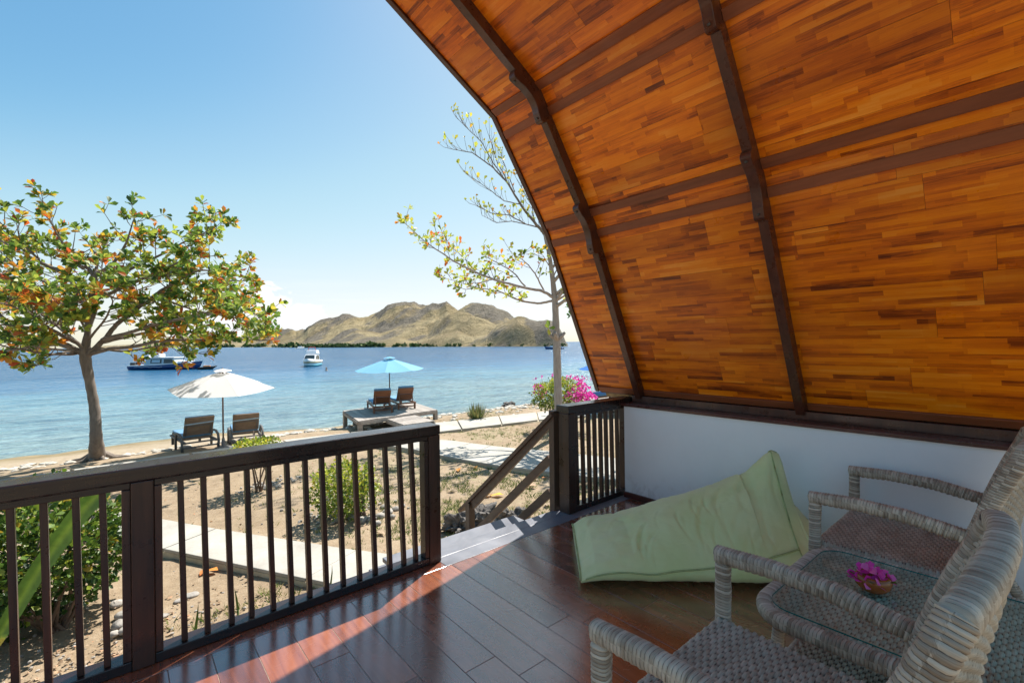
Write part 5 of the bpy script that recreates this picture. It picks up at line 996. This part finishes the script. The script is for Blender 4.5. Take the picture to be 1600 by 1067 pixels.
# ------------------------------------------------------------------ loungers
def rattan_lounger(loc, rz, label):
    t = empty('sun_lounger', (0, 0, 0), label, 'sun lounger', 'rattan sun loungers under the white parasol')
    b0 = Vector((0, 0, .34)); a = R(62)
    def bk(x, s, n=0): return Vector((x, .0-s*math.cos(a)*1+n*math.sin(a), .36+s*math.sin(a)+n*math.cos(a)))
    mb_ = MB(); mb_.box(-.34, .34, .02, 1.35, .28, .345); mb_.build('seat', 'rattan_far', t, bevel=.01)
    mb_ = MB(); vs = [bk(x, s, n) for n in (0, .035) for x, s in ((-.34, .05), (.34, .05), (.34, .62), (-.34, .62))]; mb_.add(vs, [(0, 1, 2, 3), (7, 6, 5, 4), (0, 4, 5, 1), (1, 5, 6, 2), (2, 6, 7, 3), (3, 7, 4, 0)]); mb_.build('backrest', 'rattan_far', t, bevel=.01)
    for x0, x1, s0, s1 in ((-.30, -.27, .05, .38), (.27, .30, .05, .38), (-.30, .30, .36, .385)):
        mb_ = MB(); vs = [bk(x, s, n) for n in (-.02, -.003) for x, s in ((x0, s0), (x1, s0), (x1, s1), (x0, s1))]; mb_.add(vs, [(0, 1, 2, 3), (7, 6, 5, 4), (0, 4, 5, 1), (1, 5, 6, 2), (2, 6, 7, 3), (3, 7, 4, 0)]); mb_.build('back_frame', 'rattan_grey', t)
    mb_ = MB(); vs = [bk(x, s, n) for n in (.038, .075) for x, s in ((-.33, .03), (.33, .03), (.33, .63), (-.33, .63))]; mb_.add(vs, [(0, 1, 2, 3), (7, 6, 5, 4), (0, 4, 5, 1), (1, 5, 6, 2), (2, 6, 7, 3), (3, 7, 4, 0)]); mb_.build('cushion', 'cushion', t, bevel=.02)
    mb_ = MB(); vs = [bk(x, s, n) for n in (-.008, -.002) for x, s in ((-.345, .40), (.345, .435), (.345, .47), (-.345, .435))]; mb_.add(vs, [(0, 1, 2, 3), (7, 6, 5, 4)]); mb_.build('strap', 'cushion_l', t)
    mb_ = MB(); mb_.box(-.33, .33, .05, 1.35, .347, .41); mb_.build('cushion', 'cushion', t, bevel=.02)
    for sx in (-1, 1):
        mb_ = MB(); mb_.tube([(sx*.41, -.30, 0), (sx*.42, -.33, .24), (sx*.42, -.26, .40), (sx*.42, -.05, .47), (sx*.42, .3, .46), (sx*.42, .42, .30), (sx*.42, .42, .0)], .032, 10); mb_.build('armrest', 'rattan_grey', t, True)
        mb_ = MB(); mb_.box(sx*.36-.03, sx*.36+.03, -.36, 1.36, .235, .29); mb_.build('side_rail', 'rattan_grey', t, bevel=.008)
        mb_ = MB(); mb_.box(sx*.33-.03, sx*.33+.03, 1.28, 1.34, 0, .24); mb_.build('leg', 'rattan_grey', t)
    for z in (.12, .245): mb_ = MB(); mb_.box(-.40, .40, -.35, -.30, z, z+.035); mb_.build('crossbar', 'rattan_grey', t)
    t.location = loc; t.rotation_euler = (0, 0, rz); return t
lo1 = at(309, 690, 1, 15.3); rattan_lounger((lo1[0], 15.3, float(gz(lo1[0], 15.3))), R(6), 'rattan sun lounger left of the white parasol pole, seen from behind')
lo2 = at(384, 690, 1, 15.75); rattan_lounger((lo2[0], 15.75, float(gz(lo2[0], 15.75))-.02), R(-6), 'rattan sun lounger right of the white parasol pole, behind the small yellow shrub')
def wood_lounger(loc, rz, label):
    t = empty('sun_lounger', (0, 0, 0), label, 'sun lounger', 'wooden sun loungers on the platform'); a = R(58)
    def bk(x, s, n=0): return Vector((x, -s*math.cos(a)+n*math.sin(a), .27+s*math.sin(a)+n*math.cos(a)))
    for i in range(9): y = .05+i*.16; mb_ = MB(); mb_.box(-.29, .29, y, y+.12, .262, .28); mb_.build('slat', 'lounge_wood', t)
    for i in range(2):
        s0 = .05+i*.29; mb_ = MB(); vs = [bk(x, s, n) for n in (0, .02) for x, s in ((-.30, s0), (.30, s0), (.30, s0+.26), (-.30, s0+.26))]; mb_.add(vs, [(0, 1, 2, 3), (7, 6, 5, 4), (0, 4, 5, 1), (1, 5, 6, 2), (2, 6, 7, 3), (3, 7, 4, 0)]); mb_.build('back_slat', 'lounge_wood', t)
    mb_ = MB(); vs = [bk(x, s, n) for n in (.024, .085) for x, s in ((-.29, .0), (.29, .0), (.29, .66), (-.29, .66))]; mb_.add(vs, [(0, 1, 2, 3), (7, 6, 5, 4), (0, 4, 5, 1), (1, 5, 6, 2), (2, 6, 7, 3), (3, 7, 4, 0)]); mb_.build('cushion', 'cushion', t, bevel=.015)
    mb_ = MB(); mb_.box(-.29, .29, .02, 1.45, .282, .345); mb_.build('cushion', 'cushion', t, bevel=.015)
    for sx in (-1, 1):
        mb_ = MB(); mb_.box(sx*.32-.025, sx*.32+.025, -.42, 1.48, .20, .26); mb_.build('side_rail', 'lounge_wood', t, bevel=.004)
        for y in (-.38, 1.38): mb_ = MB(); mb_.box(sx*.31-.03, sx*.31+.03, y, y+.06, 0, .20); mb_.build('leg', 'lounge_wood', t)
        mb_ = MB(); mb_.beam((sx*.25, -.30, .24), bk(sx*.25, .42, -.02), .03, .03); mb_.build('strut', 'lounge_wood', t)
    mb_ = MB(); mb_.box(-.30, .30, -.40, -.35, .09, .13); mb_.build('crossbar', 'lounge_wood', t); mb_ = MB(); mb_.box(-.295, .295, -.41, -.36, .205, .255); mb_.build('crossbar', 'lounge_wood', t)
    if label.startswith('left'):
        for s_ in (-1, 1):
            mb_ = MB(); mb_.tube([(.345+.02*s_-.02, -.28, .06), (.375+.02*s_-.02, -.28, .06)], .06, 14); mb_.build('wheel', 'black', t) if s_ > 0 else None
    t.location = loc; t.rotation_euler = (0, 0, rz); return t
wl1 = at(597, 634, 1, 16.0); wood_lounger((wl1[0], 16.05, PZ+.001), R(-16), 'left of the two wooden loungers with blue cushions on the platform')
wl2 = at(636, 630, 1, 16.0); wood_lounger((wl2[0]+.05, 16.35, PZ+.001), R(-10), 'right of the two wooden loungers with blue cushions on the platform')
# platform: corners from the photograph's perspective, on real ground
pf = empty('platform', (7.5, 16.2, -1.9), 'weathered grey wooden platform on posts at the water edge', 'platform')
c0, c1, c2, c3 = np.array([5.83, 14.61]), np.array([9.0, 15.05]), np.array([9.45, 17.75]), np.array([6.36, 17.4])
nbd = 22
for i in range(nbd):
    a, b = i/nbd+.0012, (i+1)/nbd-.0012; q = [c0+(c1-c0)*a, c0+(c1-c0)*b, c3+(c2-c3)*b, c3+(c2-c3)*a]; mb = MB(); mb.prism([tuple(x) for x in q], PZ-.03, PZ-random.uniform(0, .004), lambda p, t: (p[0], p[1], t)); mb.build('deck_board', 'grey_wood', pf)
for a, b in ((c0, c1), (c1, c2), (c2, c3), (c3, c0)):
    d = (b-a)/np.linalg.norm(b-a); mb = MB(); mb.beam((*(a+d*.06), PZ-.085), (*(b-d*.06), PZ-.085), .05, .10); mb.build('joist', 'grey_wood', pf)
mb = MB(); mb.beam((*((c0+c3)/2+np.array([.1, 0])), PZ-.30), (*((c1+c2)/2-np.array([.1, 0])), PZ-.30), .05, .12); mb.build('joist', 'grey_wood', pf)
cc = (c0+c1+c2+c3)/4
for p in (c0, c1, c2, c3, (c0+c1)/2, (c2+c3)/2): q = p+(cc-p)*.045; mb = MB(); mb.box(q[0]-.065, q[0]+.065, q[1]-.065, q[1]+.065, -2.35, PZ-.032); mb.build('post', 'grey_wood', pf)
wk = empty('walkway', (7.4, 14.2, -1.4), 'short weathered plank walkway joining the platform to the long path', 'walkway')
w0, w1, w2, w3 = np.array([6.75, 13.3]), np.array([7.85, 13.3]), np.array([7.97, 14.86]), np.array([6.86, 14.72])
for i in range(9):
    a, b = i/9+.003, (i+1)/9-.003; q = [w0+(w3-w0)*a, w1+(w2-w1)*a, w1+(w2-w1)*b, w0+(w3-w0)*b]; mb = MB(); mb.prism([tuple(x) for x in q], PZ-.09, PZ-.06-random.uniform(0, .004), lambda p, t: (p[0], p[1], t)); mb.build('plank', 'grey_wood', wk)
for a, b in ((w0, w3), (w1, w2)): mb = MB(); mb.beam((*a, PZ-.15), (*b, PZ-.15), .05, .11); mb.build('joist', 'grey_wood', wk)
for p in (w0, w1): mb = MB(); mb.box(p[0]-.05, p[0]+.05, p[1]+.02, p[1]+.12, -1.7, PZ-.21); mb.build('post', 'grey_wood', wk)
# second platform at right with a lounger
p4 = atd(938, 622, 18.3); pf2 = empty('platform', (p4[0], p4[1], -1.9), 'grey platform at the far right beyond the bougainvillea', 'platform')
mb = MB(); mb.box(p4[0]-1.0, p4[0]+2.4, p4[1]-1.2, p4[1]+1.2, -1.02, -.95); mb.build('deck', 'grey_wood', pf2)
for dx in (-.9, .6, 2.2):
    for dy in (-1.05, 1.05): mb = MB(); mb.box(p4[0]+dx-.06, p4[0]+dx+.06, p4[1]+dy-.06, p4[1]+dy+.06, -2.3, -1.021); mb.build('post', 'grey_wood', pf2)
l3 = empty('sun_lounger', (p4[0], p4[1], -.95), 'sun lounger with a flat blue cushion seen past the bougainvillea at right', 'sun lounger')
mb = MB(); mb.box(p4[0]-.55, p4[0]+1.5, p4[1]-.3, p4[1]+.3, -.66, -.60); mb.build('frame', 'lounge_wood', l3); mb = MB(); mb.box(p4[0]-.55, p4[0]+1.5, p4[1]-.29, p4[1]+.29, -.598, -.50); mb.build('cushion', 'cushion', l3, bevel=.02)
for dx in (-.5, 1.4):
    for dy in (-.25, .25): mb = MB(); mb.box(p4[0]+dx-.03, p4[0]+dx+.03, p4[1]+dy-.03, p4[1]+dy+.03, -.9495, -.661); mb.build('leg', 'lounge_wood', l3)

# ------------------------------------------------------------------ boats (local x = bow, y = port)
def hull(mb_, L, B, prof, z0, z1f, n=24):
    # loft: prof(t)-> half beam factor; deck height z1f(t)
    vs = []
    for i in range(n+1):
        t = i/n; x = -L/2+L*t; hb = B/2*prof(t); zt2 = z1f(t); kx = x
        rake = .0 if t < .75 else (t-.75)/.25
        for (f, zz, xo) in ((1.0, zt2, 0), (.96, z0+(zt2-z0)*.5, -.30*rake), (.80, z0+.02, -.75*rake), (0, z0-.10, -1.0*rake)): vs.append((x+xo, hb*f, zz))
        for (f, zz, xo) in ((0, z0-.10, -1.0*rake), (.80, z0+.02, -.75*rake), (.96, z0+(zt2-z0)*.5, -.30*rake), (1.0, zt2, 0)): vs.append((x+xo, -hb*f, zz))
    mb_.add(vs, [(i*8+j, i*8+(j+1) % 8, (i+1)*8+(j+1) % 8, (i+1)*8+j) for i in range(n) for j in range(8)]+[tuple(range(7, -1, -1)), tuple(n*8+j for j in range(8))])
def place(t, u, v, rz, z=None): p = at(u, v, 2, SEA); t.location = (p[0], p[1], SEA); t.rotation_euler = (0, 0, rz)
b = empty('speedboat', (0, 0, 0), 'long dark blue speedboat with white deck and cabin moored at left', 'boat')
S_ = 1.0; mb = MB(); pr_ = lambda t: 1 if t < .55 else max(.0, 1-((t-.55)/.45)**2.2); zf = lambda t: .62+.75*t**1.8
hull(mb, 12.6, 2.9, pr_, .0, zf); mb.build('hull', 'boat_blue', b, True)
mb = MB(); hull(mb, 12.66, 2.96, pr_, .0, zf); V0 = np.array(mb.v).reshape(-1, 8, 3); vs = []
for r_ in V0:
    for j, dz in ((0, .02), (0, .16)): vs.append((r_[j][0], r_[j][1], r_[j][2]+dz))
    for j, dz in ((7, .16), (7, .02)): vs.append((r_[j][0], r_[j][1], r_[j][2]+dz))
mb = MB(); n_ = len(V0); mb.add(vs, [(i*4+j, i*4+(j+1) % 4, (i+1)*4+(j+1) % 4, (i+1)*4+j) for i in range(n_-1) for j in range(4)]); mb.build('gunwale', 'boat_white', b)
def cab(mb_, x0, x1, xt0, xt1, w_, wt, z0, z1): mb_.add([(x0, -w_, z0), (x1, -w_, z0), (x1, w_, z0), (x0, w_, z0), (xt0, -wt, z1), (xt1, -wt, z1), (xt1, wt, z1), (xt0, wt, z1)], [(0, 3, 2, 1), (4, 5, 6, 7), (0, 1, 5, 4), (1, 2, 6, 5), (2, 3, 7, 6), (3, 0, 4, 7)])
mb = MB(); cab(mb, -3.4, 2.9, -2.9, 1.6, 1.25, 1.1, .85, 1.95); mb.build('cabin', 'boat_grey', b, bevel=.05)
mb = MB(); cab(mb, 2.2, 5.2, 2.3, 4.2, 1.05, .8, 1.0, 1.45); mb.build('foredeck', 'boat_white', b, bevel=.05)
mb = MB(); mb.box(-4.1, 2.1, -1.3, 1.3, 2.0, 2.12); mb.build('cabin_roof', 'boat_white', b, bevel=.03)
for s in (-1, 1):
    mb = MB(); mb.add([(-2.2, s*1.262, 1.1), (-.2, s*1.262, 1.1), (-.2, s*1.15, 1.82), (-2.2, s*1.15, 1.82)], [(0, 1, 2, 3)]); wn_ = mb.build('window', 'boat_window', b); mb = MB(); mb.add([(-1.95, s*1.285, 1.22), (-.45, s*1.285, 1.22), (-.45, s*1.19, 1.70), (-1.95, s*1.19, 1.70)], [(0, 1, 2, 3)]); mb.build('pane', 'boat_grey', wn_)
    mb = MB(); mb.add([(.2, s*1.262, 1.1), (2.3, s*1.262, 1.1), (1.6, s*1.15, 1.82), (.2, s*1.15, 1.82)], [(0, 1, 2, 3)]); mb.build('window', 'boat_window', b)
mb = MB(); mb.box(-3.7, -2.9, -.8, .8, 2.12, 2.85); mb.build('roof_seat', 'boat_white', b, bevel=.1); mb = MB(); mb.box(-2.5, -1.0, -.7, .7, 2.12, 2.75); mb.build('roof_box', 'boat_white', b, bevel=.2)
for s in (-.5, .5): mb = MB(); cab(mb, -5.6, -4.9, -5.55, -5.0, .0, .0, .6, 1.2) if False else mb.box(-6.45, -5.6, s-.22, s+.22, .25, 1.25); mb.build('outboard_motor', 'black', b, bevel=.1)
for s in (-1, 1):
    mb = MB(); pts = [(-5.0+q*.1, s*(1.455), .42+.10*abs(math.sin(q*.1*2.1))) for q in range(52)]; mb.tube(pts, .035, 4); mb.build('hull_marking', 'boat_white', b, label='white scalloped line painted along the hull')
mb = MB(); mb.tube([(4.2, -.8, 1.6), (4.6, -.7, 2.1), (5.9, 0, 2.2), (4.6, .7, 2.1), (4.2, .8, 1.6)], .03, 5); mb.build('bow_rail', 'boat_white', b)
mb = MB(); mb.box(-3.95, -3.75, -.3, .3, 2.6, 2.95); mb.build('flag', 'red', b)
place(b, 263, 577, math.atan2(*(lambda d: (d[1], d[0]))(at(320, 577, 2, SEA)-at(209, 578, 2, SEA)))); b.scale = (.92,)*3
b = empty('cabin_cruiser', (0, 0, 0), 'small white cabin cruiser with a flybridge floating mid-bay', 'boat')
zf2 = lambda t: .95+.45*t**2
mb = MB(); hull(mb, 6.6, 2.3, pr_, .0, zf2); mb.build('hull', 'boat_white', b, True)
mb = MB(); hull(mb, 6.66, 2.36, pr_, .45, lambda t: .72+.12*t); mb.build('hull_stripe', 'gold', b, True); mb = MB(); hull(mb, 6.5, 2.33, pr_, .0, lambda t: .28); mb.build('lower_hull', 'cyan', b, True)
mb = MB(); cab(mb, -1.8, 1.9, -1.6, .9, 1.0, .85, 1.0, 2.0); mb.build('cabin', 'boat_white', b, bevel=.08)
for s in (-1, 1): mb = MB(); mb.add([(-1.3, s*1.01, 1.15), (.2, s*1.01, 1.15), (.1, s*.90, 1.85), (-1.2, s*.90, 1.85)], [(0, 1, 2, 3)]); mb.build('window', 'boat_window', b); mb = MB(); mb.add([(.45, s*1.01, 1.2), (1.5, s*1.01, 1.2), (.9, s*.90, 1.8), (.45, s*.90, 1.8)], [(0, 1, 2, 3)]); mb.build('window', 'boat_window', b)
mb = MB(); mb.add([(1.85, -.8, 1.15), (1.85, .8, 1.15), (1.1, .7, 1.9), (1.1, -.7, 1.9)], [(0, 1, 2, 3)]); mb.build('windscreen', 'boat_window', b)
mb = MB(); cab(mb, -1.9, .5, -1.9, .1, .95, .8, 2.06, 2.7); mb.build('flybridge', 'boat_white', b, bevel=.08); mb = MB(); mb.tube([(-.4, -.6, 2.7), (-.5, -.5, 3.2), (-.5, .5, 3.2), (-.4, .6, 2.7)], .05, 6); mb.build('radar_arch', 'red', b)
place(b, 487, 572, math.atan2(*(lambda d: (d[1], d[0]))(at(470, 573, 2, SEA)-at(503, 569, 2, SEA))))
b.rotation_euler.z += R(10)
b = empty('long_boat', (0, 0, 0), 'low blue boat on the horizon behind the slender tree trunk', 'boat')
mb = MB(); hull(mb, 13, 2.6, pr_, .0, lambda t: .9+.9*t**2); mb.build('hull', 'boat_blue', b, True); mb = MB(); cab(mb, -2, 3.5, -1.5, 2.6, 1.0, .8, 1.0, 2.3); mb.build('cabin', 'boat_white', b)
place(b, 866, 545.5, R(128)); b.scale = (.75,)*3
b = empty('motor_yacht', (0, 0, 0), 'tiny white boat close to the island shore', 'boat')
mb = MB(); hull(mb, 16, 4, pr_, .0, lambda t: 1.6+.9*t**2); mb.build('hull', 'boat_white', b, True); mb = MB(); cab(mb, -4, 4, -3, 2.5, 1.6, 1.3, 1.7, 4); mb.build('cabin', 'boat_white', b)
place(b, 469, 544.6, R(20)); b.scale = (.6,)*3
d_ = empty('dinghy', (0, 0, 0), 'small dark dinghy floating off the bow of the blue speedboat', 'boat')
mb = MB(); hull(mb, 2.6, 1.1, pr_, .0, lambda t: .35+.2*t); mb.build('hull', 'black', d_, True); mb = MB(); mb.box(-.6, .3, -.3, .3, .36, .6); mb.build('bundle', 'orange', d_, bevel=.05); place(d_, 325, 577, R(-20))
d_ = empty('person', (0, 0, 0), 'swimmer far out in the bay, only head and shoulders above water', 'person')
mb = MB(); mb.lathe([(0, -.35), (.16, -.3), (.24, -.05), (.20, .08), (.07, .14), (.06, .2), (.09, .25), (.115, .33), (.10, .42), (.05, .47), (0, .475)], (0, 0, 0), 14); mb.build('body', 'skin', d_, True); place(d_, 510, 579, 0); d_.scale = (1.0,)*3
print('objects', len(bpy.data.objects))
